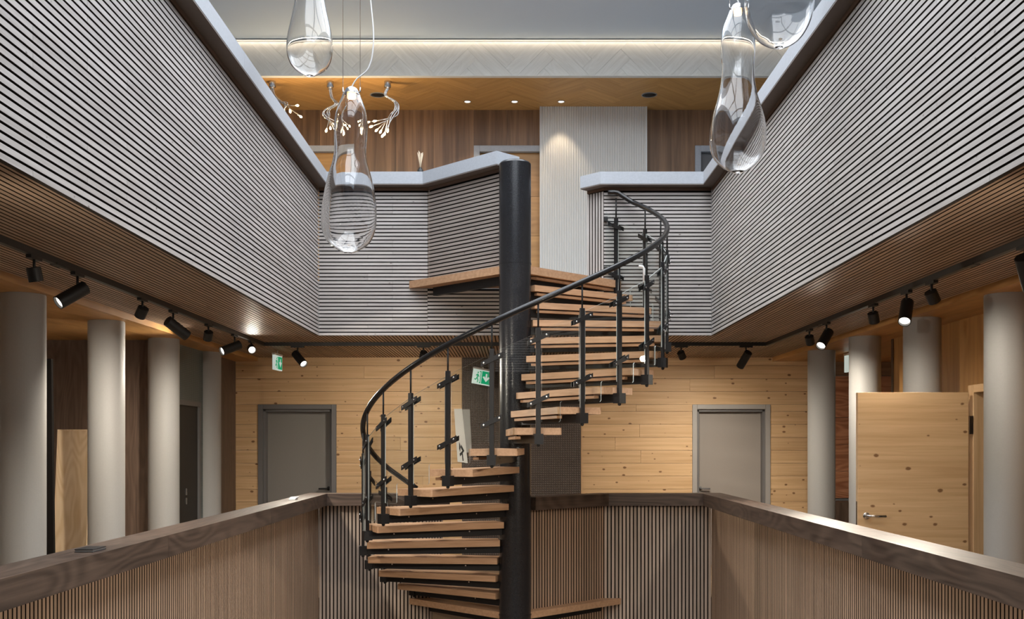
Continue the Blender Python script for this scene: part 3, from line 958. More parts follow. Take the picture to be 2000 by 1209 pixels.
# LED cove above the frieze
cv = span('cove_strip', (-6.0, YC + 0.005, TOPC - 0.03), (6.0, YC + 0.03, TOPC - 0.012), 'white')
tag(cv, 'hidden light cove along the top of the herringbone frieze', 'cove light', kind='structure')
for k_ in range(4):
    ld = bpy.data.lights.new('cove_light', 'AREA')
    ld.shape = 'RECTANGLE'; ld.size = 2.2; ld.size_y = 0.02
    ld.energy = W_COVE / 4; ld.color = (1.0, 0.85, 0.66)
    lo = bpy.data.objects.new('cove_light', ld)
    lo.location = (-3.3 + 2.2 * k_, YC - 0.05, TOPC - 0.012)
    lo.rotation_euler = (math.radians(8), 0, 0)
    COL.objects.link(lo)

# ------------------------------------------------------------------ round columns
def column(x, y, lb, grp):
    e = empty('round_column', (x, y, 0), label=lb, cat='column', group=grp)
    o = lathe('shaft', [(0.15, 0.06), (0.15, LOWC - 0.006), (0.147, LOWC)], 'column', e, (x, y, 0), 48)
    sharp(o)
    o = lathe('base_ring', [(0.16, 0), (0.16, 0.05), (0.151, 0.06)], 'frame_dark', e, (x, y, 0), 48)
    sharp(o)
for (x, y, lb) in ((-3.43, 7.39, 'grey round column nearest to the left picture edge'),
                   (-3.47, 9.0, 'grey round column just right of the pale larch board'),
                   (-3.48, 10.5, 'grey round column just left of the blue-green ribbed wall'),
                   (-3.49, 12.03, 'grey round column half hidden by the ribbed wall, farthest on the left')):
    column(x, y, lb, 'round columns left of the stair well')
for (x, y, lb) in ((3.42, 11.83, 'grey round column beside the end of the pine wall, farthest on the right'),
                   (3.40, 10.30, 'grey round column at the handle side of the open pine door'),
                   (3.38, 8.80, 'grey round column rising behind the open pine door'),
                   (3.43, 7.39, 'grey round column nearest to the right picture edge')):
    column(x, y, lb, 'round columns right of the stair well')

# ================================================================== SPIRAL STAIRCASE
ST = empty('spiral_staircase', (0, DC, 0), label='spiral staircase with beech treads, glass panes and curved black handrail around a black pole', cat='staircase')
PR = 0.147
o = lathe('pole', [(PR, -3.3), (PR, -0.03), (PR + 0.004, -0.03), (PR + 0.004, -0.015), (PR, -0.015), (PR, UP + 0.015), (PR + 0.003, UP + 0.015), (PR + 0.003, UP + 0.03),
                   (PR, UP + 0.03), (PR, EYE + 2.575), (PR - 0.012, EYE + 2.59)], 'pole', ST, (0, DC, 0), 64)
sharp(o, 30)
pole = o
o = lathe('cap_ring', [(PR - 0.025, EYE + 2.59), (PR - 0.025, EYE + 2.596), (PR - 0.05, EYE + 2.598)], 'steel', pole, (0, DC, 0), 48)
sharp(o)

def pol(th, r, lat=0.0):
    """plan point: angle th from the camera side, radius r, lat = offset along the climbing direction"""
    return Vector((r * math.sin(th) + lat * math.cos(th), DC - r * math.cos(th) + lat * math.sin(th), 0))

def th_of(j):
    return math.radians(7.6) + (j - 10) * STEP

TH = 0.056
for j in range(1, 19):
    th = th_of(j)
    z = j * H
    rad = Vector((math.sin(th), -math.cos(th), 0)); tan = Vector((math.cos(th), math.sin(th), 0))
    R = rot_of(rad, tan)
    c = Vector((0, DC, z))
    # the tread: local x radial, y in the climbing direction
    poly = [(0.150, -0.105), (1.335, -0.195), (1.345, -0.185), (1.345, 0.185), (1.335, 0.195), (0.150, 0.105)]
    def local_prism(name, poly, z0, z1, mat, parent):
        n = len(poly)
        vs = [Vector((p[0], p[1], z0)) for p in poly] + [Vector((p[0], p[1], z1)) for p in poly]
        fs = [tuple(range(n))[::-1], tuple(range(n, 2 * n))] + [(i, (i + 1) % n, n + (i + 1) % n, n + i) for i in range(n)]
        key = (name, 'st')
        if key in _cache:
            o = bpy.data.objects.new(name, _cache[key])
        else:
            o = mesh_obj(name, vs, fs, mat)
            COL.objects.unlink(o)
            _cache[key] = o.data
        return o
    ends = j in (1, 18)
    if ends:                             # first and last tread are cut along the facade
        wp = [pol(th, p[0], p[1]) for p in poly]
        cp_ = clip_poly([(v.x, v.y) for v in wp], -9, 9, -9, YB - 0.006)
        Ri = R.inverted()
        poly = []
        for q in cp_:
            v = Ri @ Vector((q[0], q[1] - DC, 0)); poly.append((v.x, v.y))
        _cache.pop(('tread', 'st'), None)
    t = local_prism('tread', poly, -TH, 0.0, 'tread', ST)
    if ends: _cache.pop(('tread', 'st'), None)
    t.rotation_euler = R.to_euler()
    place(t, ST, c)
    def sub(name, poly, z0, z1, mat):
        o = local_prism(name, poly, z0, z1, mat, t)
        COL.objects.link(o); o.parent = t
        return o
    sub('nosing_strip', [(0.19, -0.088), (1.27, -0.170), (1.27, -0.125), (0.19, -0.05)], -TH - 0.034, -TH - 0.012, 'tread')
    sub('strip_spacer', [(0.24, -0.080), (1.22, -0.150), (1.22, -0.135), (0.24, -0.065)], -TH - 0.012, -TH, 'steel')
    ar_ = sub('support_arm', [(0.10, -0.035), (1.40, -0.028), (1.40, 0.028), (0.10, 0.035)], -TH - 0.068, -TH - 0.003, 'steel')
    br_ = sub('post_bracket', [(1.348, -0.036), (1.422, -0.036), (1.422, 0.036), (1.348, 0.036)], -TH - 0.075, -TH + 0.008, 'steel')
    for r_ in (0.45, 1.15):
        sub('screw_%d' % int(r_ * 100), [(r_, 0.028), (r_ + 0.012, 0.028), (r_ + 0.012, 0.036), (r_, 0.036)], -TH - 0.03, -TH - 0.018, 'chrome')
    vs, fs = lathe_data([(0.006, -TH - 0.095), (0.014, -TH - 0.088), (0.014, -TH - 0.075)], 10)
    key = ('bolt', 'st')
    if key not in _cache:
        b_ = mesh_obj('bolt', [v + Vector((1.385, 0, 0)) for v in vs], fs, 'steel'); COL.objects.unlink(b_); _cache[key] = b_.data
    b_ = bpy.data.objects.new('bolt', _cache[key]); COL.objects.link(b_); b_.parent = t
    if ends:
        for q in (ar_, br_, b_): q.location = (-0.085, 0, 0)
    # the post on the tread
    pb = pol(th, RP - (0.085 if ends else 0))
    key = ('post', 'st')
    if key not in _cache:
        bm = bmesh.new()
        bmesh.ops.create_cube(bm, size=1.0)
        bmesh.ops.scale(bm, vec=(0.026, 0.038, 0.885), verts=bm.verts)
        bmesh.ops.translate(bm, vec=(0, 0, 0.3475), verts=bm.verts)
        bmesh.ops.bevel(bm, geom=list(bm.edges), offset=0.002, segments=1, affect='EDGES')
        me = bpy.data.meshes.new('post'); bm.to_mesh(me); bm.free(); me.materials.append(M['steel']); _cache[key] = me
    p = bpy.data.objects.new('post', _cache[key])
    p.rotation_euler = R.to_euler()
    place(p, ST, (pb.x, pb.y, z))
    def psub(name, vs, fs, mat, smooth=False):
        key = (name, 'post')
        if key not in _cache:
            o = mesh_obj(name, vs, fs, mat, smooth=smooth); COL.objects.unlink(o); _cache[key] = o.data
        o = bpy.data.objects.new(name, _cache[key]); COL.objects.link(o); o.parent = p
        return o
    vs, fs = tube_data([(0, 0, 0.78), (0, 0, 0.985)], 0.0075, 8)
    psub('rod', vs, fs, 'steel', True)
    sl = math.tan(math.radians(24.5))
    for zc in (0.705, 0.215):
        vs = []
        for xx in (0.0145, 0.0245):
            for yy in (-0.085, 0.085):
                for dz_ in (-0.019, 0.019):
                    vs.append(Vector((xx, yy, zc + yy * sl + dz_)))
        fs = [(0, 1, 3, 2), (4, 6, 7, 5), (0, 2, 6, 4), (1, 5, 7, 3), (0, 4, 5, 1), (2, 3, 7, 6)]
        psub('clamp_%d' % int(zc * 1000), vs, fs, 'steel')
        for yy in (-0.062, 0.062):
            v2, f2 = lathe_data([(0.008, 0.0), (0.008, 0.006), (0.005, 0.008)], 10, axis_to((1, 0, 0)))
            psub('stud_%d_%d' % (int(zc * 1000), int(yy * 1000)), [v + Vector((0.0245, yy, zc + yy * sl)) for v in v2], f2, 'chrome')
        vs = [Vector((v.x - 0.045, v.y, v.z)) for v in vs]
        psub('clamp_back_%d' % int(zc * 1000), vs, fs, 'steel')

# tidy the names of repeated sub-parts (plain kinds, Blender's own suffix)
for o in list(ST.children):
    for c in o.children:
        nm = c.name.split('_')[0] if c.name.startswith(('clamp', 'stud', 'screw')) else None
        if nm: c.name = nm

# glass panes between the posts
for j in range(1, 18):
    a, b2 = pol(th_of(j), RP - (0.085 if j == 1 else 0)), pol(th_of(j + 1), RP - (0.085 if j == 17 else 0))
    d = (b2 - a); ln = d.length; d.normalize()
    nrm = Vector((d.y, -d.x, 0))
    z = j * H
    u0, u1, um = 0.028, ln - 0.028, ln * 0.5
    prof = [(u0, 0.045), (um - 0.012, 0.045), (um, 0.057), (um, H + 0.033), (um + 0.012, H + 0.045), (u1, H + 0.045), (u1, H + 0.74), (u0, 0.77)]
    n = len(prof)
    vs = [d * u + Vector((0, 0, v)) - nrm * 0.004 for u, v in prof] + [d * u + Vector((0, 0, v)) + nrm * 0.004 for u, v in prof]
    fs = [tuple(range(n)), tuple(range(n, 2 * n))[::-1]] + [(i, n + i, n + (i + 1) % n, (i + 1) % n) for i in range(n)]
    mesh_obj('glass_pane', vs, fs, None, ST, (a.x, a.y, z), mats=['glass', 'glass_edge'], midx=[0, 0] + [1] * n)
# last pane to the upper parapet
a, b2 = pol(th_of(18), RP - 0.085), Vector((0.90, YB - 0.05, 0))
d = (b2 - a); ln = d.length; d.normalize(); nrm = Vector((d.y, -d.x, 0))
prof = [(0.028, 0.05), (ln, 0.22), (ln, 0.86), (0.028, 0.77)]
vs = [d * u + Vector((0, 0, v)) - nrm * 0.004 for u, v in prof] + [d * u + Vector((0, 0, v)) + nrm * 0.004 for u, v in prof]
fs = [(0, 1, 2, 3), (7, 6, 5, 4)] + [(i, 4 + i, 4 + (i + 1) % 4, (i + 1) % 4) for i in range(4)]
mesh_obj('glass_pane', vs, fs, None, ST, (a.x, a.y, 18 * H), mats=['glass', 'glass_edge'], midx=[0, 0, 1, 1, 1, 1])
for zz in (0.28, 0.78):
    box('wall_clamp', (0.905, YB - 0.03, 18 * H + zz), (0.04, 0.06, 0.045), 'steel', ST, bev=0.004)

# curved handrail
path = []
th0, th1 = th_of(1) - math.radians(6), th_of(18) + math.radians(9)
n = 140
ymax = YB - 0.066
for i in range(n + 1):
    th = th0 + (th1 - th0) * i / n
    p = pol(th, RP)
    jz = 10 + (th - math.radians(7.6)) / STEP
    k = max(0.0, p.y - (ymax - 0.10))            # the rail flattens against the facade
    y = p.y if k == 0 else ymax - 0.10 + 0.10 * (1 - math.exp(-k / 0.10))
    path.append(Vector((p.x, y, min(jz, 18.25) * H + 1.0)))
tube('handrail', path, 0.024, 'rail', ST, 14)

# landings
LP = [(-0.11, 9.70), (0.11, 9.70), (1.06, YB - 0.012), (-1.06, YB - 0.012)]
la = prism('landing', LP, UP - 0.072, UP, 'tread', ST)
prism('nosing_strip', [(0.20, 9.84), (1.0, YB - 0.03), (0.94, YB - 0.03), (0.14, 9.84)], UP - 0.105, UP - 0.083, 'tread', la)
for s in (-1, 1):
    a = Vector((s * 0.10, 9.86, 0)); b2 = Vector((s * 0.80, YB - 0.04, 0))
    c = (a + b2) / 2; d = (b2 - a)
    box('support_beam', (c.x, c.y, UP - 0.072 - 0.04), (d.length, 0.05, 0.078), 'steel', la, ex=d.normalized(), ey=Vector((-d.y, d.x, 0)).normalized())
box('support_beam', (-0.05, 10.25, UP - 0.112), (0.7, 0.05, 0.078), 'steel', la, ex=(0, 1, 0), ey=(-1, 0, 0))
la2 = prism('landing', LP, -0.06, 0.0, 'tread', ST)
for s in (-1, 1):
    a = Vector((s * 0.10, 9.86, 0)); b2 = Vector((s * 0.84, YB - 0.02, 0))
    c = (a + b2) / 2; d = (b2 - a)
    box('support_beam', (c.x, c.y, -0.06 - 0.033), (d.length, 0.05, 0.066), 'steel', la2, ex=d.normalized(), ey=Vector((-d.y, d.x, 0)).normalized())
# short white bent tube near the top of the stair
p0 = px(1258, 552, 9.9)
tube('pull_handle', [p0, p0 + Vector((0, 0, 0.13)), p0 + Vector((-0.012, 0, 0.15)), p0 + Vector((-0.05, 0, 0.155))], 0.011, 'white', ST, 10)

# ================================================================== TRACK LIGHTS
TZ = SOF - 0.019
XT, YT = 2.70, 11.36
for nm, p0, p1, g, lb in (('l', (-XT - 0.018, 1.2, TZ - 0.019), (-XT + 0.018, YT + 0.018, TZ + 0.019), 'y', 'long black lighting track under the left soffit'),
                          ('b', (-XT + 0.018, YT - 0.018, TZ - 0.019), (XT - 0.018, YT + 0.018, TZ + 0.019), 'x', 'black lighting track crossing the soffit behind the staircase'),
                          ('r', (XT - 0.018, 1.2, TZ - 0.019), (XT + 0.018, YT + 0.018, TZ + 0.019), 'y', 'long black lighting track under the right soffit')):
    c = (Vector(p0) + Vector(p1)) / 2
    e = empty('lighting_track', (c.x, c.y, TZ + 0.019), label=lb, cat='light track')
    span('rail_profile', p0, p1, 'track', e, grain=g)
    if g == 'y':
        for y in (3.0, 6.2, 9.4):
            span('joint_cover', (p0[0] - 0.003, y, p0[2] - 0.003), (p1[0] + 0.003, y + 0.12, p0[2] + 0.01), 'black', e, grain='y')
    else:
        for x in (-1.2, 1.0):
            span('joint_cover', (x, p0[1] - 0.003, p0[2] - 0.003), (x + 0.12, p1[1] + 0.003, p0[2] + 0.01), 'black', e)

def spotlight(base, d, ln, r, lit, lb, along='y', power=1.0, grp='track spotlights', stem=0.115, spread=115):
    bx_, by_ = base
    top = TZ - 0.019
    e = empty('track_spotlight', (bx_, by_, top), label=lb, cat='spotlight', group=grp)
    d = Vector(d).normalized()
    da = (0.030, 0.14, 0.018) if along == 'y' else (0.14, 0.030, 0.018)
    span('adapter', (bx_ - da[0] / 2, by_ - da[1] / 2, top - da[2]), (bx_ + da[0] / 2, by_ + da[1] / 2, top), 'black', e)
    piv = Vector((bx_, by_, top - stem))
    tube('stem', [(bx_, by_, top - 0.01), piv], 0.008, 'black', e, 10)
    ax = axis_to(d)
    back = piv - d * (ln * 0.30)
    hd = lathe('head', [(r * 0.9, 0), (r, r * 0.08), (r, ln), (r * 0.88, ln), (r * 0.80, ln - 0.018)], 'black', e, back, 32, ax)
    sharp(hd, 30)
    ls = lathe('lens', [(r * 0.80, ln - 0.016), (r * 0.5, ln - 0.014)], 'lens' if lit else 'frame_dark', e, back, 32, ax)
    if lit and power > 0:
        ld = bpy.data.lights.new('spot', 'SPOT')
        ld.energy = W_SPOT * power
        ld.color = NEUT
        ld.spot_size = math.radians(spread)
        ld.spot_blend = 1.0
        ld.shadow_soft_size = 0.03
        lo = bpy.data.objects.new('spot_beam', ld)
        lo.rotation_euler = (-d).to_track_quat('Z', 'Y').to_euler()
        place(lo, e, back + d * (ln + 0.005))
    return e

BL, BR = 0.205, 0.043
SL, SR = 0.080, 0.040
spotlight((-XT, 6.54), (-.58, -.6, -.55), BL, BR, True, 'black cylinder spotlight with bright lens above the nearest left column', power=0.8)
spotlight((-XT, 8.37), (.55, .62, -.5), BL, BR, True, 'black cylinder spotlight turned away, below a glow on the golden ceiling')
spotlight((-XT, 10.2), (-.69, -.62, -.37), BL, BR, True, 'black cylinder spotlight with bright lens near the left bend of the track')
spotlight((-2.33, YT), (.57, -.55, -.6), BL, BR, True, 'black cylinder spotlight with bright lens right of the hanging exit sign', 'x', power=1.7)
spotlight((2.475, YT), (-.3, .65, -.68), BL, BR, True, 'black cylinder spotlight turned away above the right pine door', 'x')
spotlight((XT, 9.19), (-.46, -.5, -.60), BL, BR, True, 'black cylinder spotlight with a thin bright lens above the farthest right column', power=1.7)
spotlight((XT, 7.31), (-.32, -.6, -.73), BL, BR, True, 'black cylinder spotlight with bright lens before the column behind the pine door', power=1.7)
spotlight((XT, 5.61), (.45, .5, -.7), BL, BR, True, 'black cylinder spotlight cut by the right picture edge', power=0.25)
spotlight((-XT, 5.95), (.12, .25, -1), SL, SR, True, 'small black spotlight, first on the left track from the picture edge', stem=0.085, grp='small track spotlights')
spotlight((-XT, 7.68), (-.5, .4, -.75), SL, SR, True, 'small tilted black spotlight above the second left column', power=1.4, stem=0.085, grp='small track spotlights')
spotlight((-XT, 9.33), (-.25, .5, -.8), SL, SR, True, 'small black spotlight between two cylinder heads above the third left column', stem=0.085, grp='small track spotlights')
spotlight((-XT, 10.85), (.35, -.85, -.35), SL, SR, True, 'small lit spotlight facing out beside the left bend of the track', stem=0.075, power=0.12, grp='small track spotlights')
spotlight((-0.98, YT), (-.25, .75, -.6), SL, SR, True, 'small black spotlight on the back track behind the curved handrail', 'x', stem=0.085, grp='small track spotlights')
spotlight((1.78, YT), (.4, .5, -.7), SL, SR, True, 'small black spotlight on the back track just right of the handrail', 'x', stem=0.085, grp='small track spotlights')
spotlight((XT, 9.72), (.3, .5, -.8), SL, SR, True, 'small black spotlight above the farthest right column', power=0.8, stem=0.085, grp='small track spotlights')
spotlight((XT, 7.99), (.3, .4, -.85), SL, SR, True, 'small black spotlight above the column at the door handle side', power=0.3, stem=0.085, grp='small track spotlights')
spotlight((XT, 6.87), (.5, .35, -.75), SL, SR, True, 'small tilted black spotlight, first on the right track from the picture edge', power=0.25, stem=0.085, grp='small track spotlights')

# added unseen heads on both near track ends, lifting light on lower parapets and treads
for x, y, tgt, lb in ((-XT, 3.6, (1.2, 10.2, 0.2), 'added unseen fill spotlight on the near stretch of the left track, second from its end'),
                      (-XT, 2.3, (1.9, 6.6, 0.2), 'added unseen fill spotlight at the very near end of the left track'),
                      (XT, 3.6, (-1.2, 10.2, 0.2), 'added unseen fill spotlight on the near stretch of the right track, second from its end'),
                      (XT, 2.3, (-1.9, 6.6, 0.2), 'added unseen fill spotlight at the very near end of the right track')):
    d = Vector(tgt) - Vector((x, y, TZ - 0.15))
    spotlight((x, y), d, BL, BR, True, lb, power=2.4, spread=70)

# ================================================================== EXIT SIGNS
def exit_sign(loc, rz, w, h, lb, arrow=True, roll=0.0):
    e = empty('exit_sign', loc, label=lb, cat='exit sign', group='green escape route signs')
    R = Matrix.Rotation(rz, 3, 'Z') @ Matrix.Rotation(roll, 3, 'Y')
    L0 = Vector(loc)
    def flat(name, poly, y, mat, th=0.002):
        n = len(poly)
        vs = [R @ Vector((p[0], y, p[1])) for p in poly] + [R @ Vector((p[0], y + th, p[1])) for p in poly]
        fs = [tuple(range(n)), tuple(range(n, 2 * n))[::-1]] + [(i, n + i, n + (i + 1) % n, (i + 1) % n) for i in range(n)]
        return mesh_obj(name, vs, fs, mat, e, L0)
    flat('light_box', [(-w / 2, -h), (w / 2, -h), (w / 2, 0), (-w / 2, 0)], -0.014, 'sign_white', 0.028)
    flat('top_rail', [(-w / 2 - 0.005, 0), (w / 2 + 0.005, 0), (w / 2 + 0.005, 0.022), (-w / 2 - 0.005, 0.022)], -0.018, 'white', 0.036)
    f = -0.0165
    flat('green_field', [(-0.01, -h + 0.012), (w / 2 - 0.012, -h + 0.012), (w / 2 - 0.012, -0.012), (-0.01, -0.012)], f, 'sign_green')
    cx = (w / 2 - 0.022) / 2
    cy = -h / 2
    a = h * 0.28
    if arrow:
        flat('arrow', [(cx, cy - a), (cx + a, cy + 0.1 * a), (cx + a * .55, cy + 0.35 * a), (cx + .22 * a, cy - .05 * a), (cx + .22 * a, cy + a), (cx - .22 * a, cy + a), (cx - .22 * a, cy - .05 * a), (cx - a * .55, cy + .35 * a), (cx - a, cy + .1 * a)], f - 0.0015, 'sign_white')
    # running figure and doorway on the white half
    x0 = -w / 2 + 0.014
    x1 = -0.02
    ww = x1 - x0
    def P(u, v): return (x0 + u * ww, -h + 0.014 + v * (h - 0.028))
    flat('figure', [P(.42, .86), P(.52, .92), P(.60, .86), P(.56, .76), P(.46, .76)], f, 'sign_green')
    flat('figure', [P(.22, .62), P(.40, .72), P(.58, .70), P(.74, .52), P(.68, .47), P(.56, .58), P(.52, .40), P(.66, .22), P(.58, .02), P(.48, .04), P(.53, .22), P(.40, .34), P(.26, .20), P(.06, .24), P(.06, .32), P(.24, .30), P(.38, .46), P(.40, .62), P(.24, .54)], f, 'sign_green')
    flat('doorway', [P(.80, 0), P(1, 0), P(1, .98), P(.74, .98), P(.74, .90), P(.90, .90), P(.90, .08), P(.80, .08)], f, 'sign_green')
    return e
e1 = exit_sign((-2.77, 12.35, SOF - 0.06), math.radians(86), 0.30, 0.17, 'small lit exit sign hanging from the soffit in the left corner')
tube('hanger', [(-2.77, 12.35, SOF - 0.04), (-2.77, 12.35, SOF + 0.015)], 0.008, 'white', e1, 8)
e2 = exit_sign((px(943, 0, 13.1).x, 13.08, EYE + 0.915), math.radians(28), 0.25, 0.18, 'lit exit sign with a down arrow before the dark woven wall', roll=math.radians(8))
tube('hanger', [(px(943, 0, 13.1).x, 13.08, EYE + 0.93), (px(943, 0, 13.1).x, 13.1, EYE + 0.96), (px(943, 0, 13.1).x, YP, EYE + 0.96)], 0.009, 'white', e2, 8)
e3 = exit_sign((3.80, 12.0, LOWC - 0.03), math.radians(95), 0.30, 0.19, 'lit exit sign hanging edge-on between the two farthest right columns')
tube('hanger', [(3.80, 12.0, LOWC - 0.01), (3.80, 12.0, LOWC + 0.01)], 0.008, 'white', e3, 8)

# ================================================================== HANGING GLASS LAMPS
def pendant(cx_px, D, rows, lb, tilt=0.0, cord_pts=None):
    """rows: (photo y, width in px) from top to bottom"""
    s = F / D
    ztop = EYE + (VY - rows[0][0]) / s
    zbot = EYE + (VY - rows[-1][0]) / s
    x = (cx_px - VX) / s
    e = empty('glass_pendant_lamp', (x, D, zbot), label=lb, cat='pendant lamp', group='blown glass pendant lamps')
    pts = [((w / 2) / s, EYE + (VY - y) / s - zbot) for y, w in rows][::-1]     # bottom to top
    # smooth the profile (Catmull-Rom)
    sm = []
    for i in range(len(pts) - 1):
        p0 = pts[max(i - 1, 0)]; p1 = pts[i]; p2 = pts[i + 1]; p3 = pts[min(i + 2, len(pts) - 1)]
        for k in range(4):
            t = k / 4
            f = lambda a, b2, c, d: 0.5 * ((2 * b2) + (-a + c) * t + (2 * a - 5 * b2 + 4 * c - d) * t * t + (-a + 3 * b2 - 3 * c + d) * t ** 3)
            sm.append((max(0.002, f(p0[0], p1[0], p2[0], p3[0])), f(p0[1], p1[1], p2[1], p3[1])))
    sm.append(pts[-1])
    R = Matrix.Rotation(tilt, 3, 'Y')
    outer = sm
    inner = [(max(0.0015, r - 0.005), h + (0.006 if i < 3 else 0)) for i, (r, h) in enumerate(sm)][::-1]
    seg = 40
    vs, fs = lathe_data(outer + inner, seg, R, close=False)
    nt_ = len(outer) + len(inner)
    fs += [tuple(range(seg))[::-1], tuple(range((nt_ - 1) * seg, nt_ * seg))]
    # gentle hand-blown wobble
    for v in vs:
        a = math.atan2(v.y, v.x)
        k = 1 + 0.012 * math.sin(2 * a + v.z * 9) + 0.008 * math.sin(3 * a - v.z * 14)
        v.x *= k; v.y *= k
    mesh_obj('glass_shade', vs, fs, 'blown', e, (x, D, zbot), smooth=True)
    hh = ztop - zbot
    tp = R @ Vector((0, 0, hh))
    base = Vector((x, D, zbot))
    r_top = pts[-1][0]
    o = lathe('lamp_cap', [(r_top + 0.004, -0.012), (r_top + 0.004, 0.004), (r_top * 0.8, 0.022), (0.012, 0.034)], 'chrome', e, base + tp, 32, R)
    sharp(o, 50)
    lathe('light_source', [(r_top * 0.62, -0.040), (r_top * 0.66, -0.030), (r_top * 0.66, -0.012)], 'led', e, base + tp, 24, R)
    top = base + tp
    TT = TOPC + 0.32
    for s2 in (-1, 1):
        xx = top.x + s2 * (r_top + 0.012)
        tube('hook', [(top.x + s2 * r_top, D, top.z - 0.004), (xx, D, top.z + 0.004), (xx, D, top.z + 0.03)], 0.004, 'chrome', e, 8)
        tube('suspension_wire', [(xx, D, top.z + 0.02), (xx, D, TT)], 0.0016, 'chrome', e, 6)
    cp = [top + Vector((0, 0, 0.03))] + [top + Vector(v) for v in cord_pts] + [Vector((top.x + cord_pts[-1][0], D, TT))]
    sm = []
    for i in range(len(cp) - 1):
        p0 = cp[max(i - 1, 0)]; p1 = cp[i]; p2 = cp[i + 1]; p3 = cp[min(i + 2, len(cp) - 1)]
        for k in range(8):
            t = k / 8
            sm.append(0.5 * ((2 * p1) + (p2 - p0) * t + (2 * p0 - 5 * p1 + 4 * p2 - p3) * t * t + (3 * p1 - p0 - 3 * p2 + p3) * t ** 3))
    sm.append(cp[-1])
    tube('power_cord', sm, 0.0042, 'white', e, 8)
    # the ceiling bar the lamp hangs from
    return e

sA = F / 6.6
rowsA = [(180, 26), (184, 34), (190, 38), (213, 55), (238, 64), (273, 63.5), (295, 62.5), (317, 69), (339, 82.5), (362, 94), (384, 101), (406, 105.5), (429, 106.5),
         (451, 101.5), (473, 81.5), (486, 48), (493, 20), (495, 0.5)]
pendant(680, 6.6, rowsA, 'clear drop-shaped glass lamp hanging whole before the slat wall', 0.021,
        [(0.03, 0, 0.08), (0.11, 0, 0.16), (0.137, 0, 0.34), (0.115, 0, 0.62), (0.10, 0, 0.95), (0.10, 0, 1.2)])
rowsB = [(-158, 26), (-150, 36), (-125, 52), (-95, 58), (-60, 52), (-30, 50), (0, 57), (25, 67), (45, 76), (62, 83), (79, 87.5), (99, 88.5), (114, 83), (129, 69), (140, 44), (147, 20), (149.5, 0.5)]
pendant(605, 7.6, rowsB, 'clear glass lamp cut by the upper picture edge, above the drop-shaped lamp', 0.0,
        [(0.02, 0, 0.08), (-0.05, 0, 0.18), (-0.02, 0, 0.40)])
rowsC = [(17, 24), (22, 32), (30, 38), (54, 57), (77, 65.5), (104, 66.5), (134, 62.5), (164, 67), (194, 80), (223, 97), (253, 106.5), (283, 107), (305, 95), (322, 68), (333, 36), (340, 0.5)]
pendant(1441, 6.6, rowsC, 'clear hourglass-shaped glass lamp hanging before the right cap', 0.0,
        [(0.0, 0, 0.05), (-0.05, 0, 0.12), (-0.03, 0, 0.30)])
rowsD = [(-150, 26), (-144, 38), (-120, 56), (-90, 72), (-55, 104), (-25, 126), (0, 132), (15, 130), (30, 126), (45, 118), (60, 104), (74, 84), (85, 56), (92, 24), (95, 0.5)]
pendant(1522, 6.3, rowsD, 'round clear glass lamp cut by the upper picture edge, right of the hourglass lamp', 0.0,
        [(0.01, 0, 0.06), (0.05, 0, 0.15), (0.02, 0, 0.30)])

# ================================================================== SMALL CHANDELIERS, DOWNLIGHTS, CEILING SPEAKERS
def bez(p0, p1, p2, p3, n=10):
    return [p0 * (1 - t) ** 3 + p1 * 3 * t * (1 - t) ** 2 + p2 * 3 * t * t * (1 - t) + p3 * t ** 3 for t in [i / n for i in range(n + 1)]]

def chandelier(cpx, D, ends, mid, lb):
    top = Vector(((cpx - VX) / F * D, D, UC))
    e = empty('cable_chandelier', top, label=lb, cat='chandelier', group='bundled cable chandeliers')
    o = lathe('mount', [(0.040, 0.0), (0.040, -0.062), (0.036, -0.068)], 'chrome', e, top, 28); sharp(o)
    o = lathe('collar', [(0.028, -0.068), (0.028, -0.09)], 'chrome', e, top, 24); sharp(o)
    rnd = random.Random(int(cpx))
    for k, (ex_, ey_) in enumerate(ends):
        pe = px(ex_, ey_, D + rnd.uniform(-0.08, 0.08))
        a = 2 * PI * k / len(ends)
        off = Vector((0.014 * math.cos(a), 0.014 * math.sin(a), 0))
        p0 = top + off + Vector((0, 0, -0.085))
        pts = [p0] + [px(mx, my, D) + off * (1.0 + 0.5 * i) for i, (mx, my) in enumerate(mid)] + [pe]
        sm = []
        for i in range(len(pts) - 1):
            q0 = pts[max(i - 1, 0)]; q1 = pts[i]; q2 = pts[i + 1]; q3 = pts[min(i + 2, len(pts) - 1)]
            for kk in range(6):
                t = kk / 6
                sm.append(0.5 * ((2 * q1) + (q2 - q0) * t + (2 * q0 - 5 * q1 + 4 * q2 - q3) * t * t + (3 * q1 - q0 - 3 * q2 + q3) * t ** 3))
        sm.append(pts[-1])
        ar = tube('cable_arm', sm, 0.0055, 'chrome', e, 8)
        dr = (sm[-1] - sm[-2]).normalized()
        ax = axis_to(dr)
        lathe('bulb', [(0.005, -0.005), (0.007, 0.003), (0.012, 0.018), (0.013, 0.028), (0.008, 0.040), (0.002, 0.045)], 'bulb', ar, pe, 16, ax)
    pl_ = bpy.data.lights.new('chandelier_light', 'POINT')
    pl_.energy = W_BULB * len(ends); pl_.color = (1.0, 0.76, 0.45); pl_.shadow_soft_size = 0.03
    lo = bpy.data.objects.new('chandelier_light', pl_)
    m_ = sum((px(a, b2, D) for a, b2 in ends), Vector((0, 0, 0))) / len(ends)
    place(lo, e, m_ + Vector((0, -0.12, -0.10)))

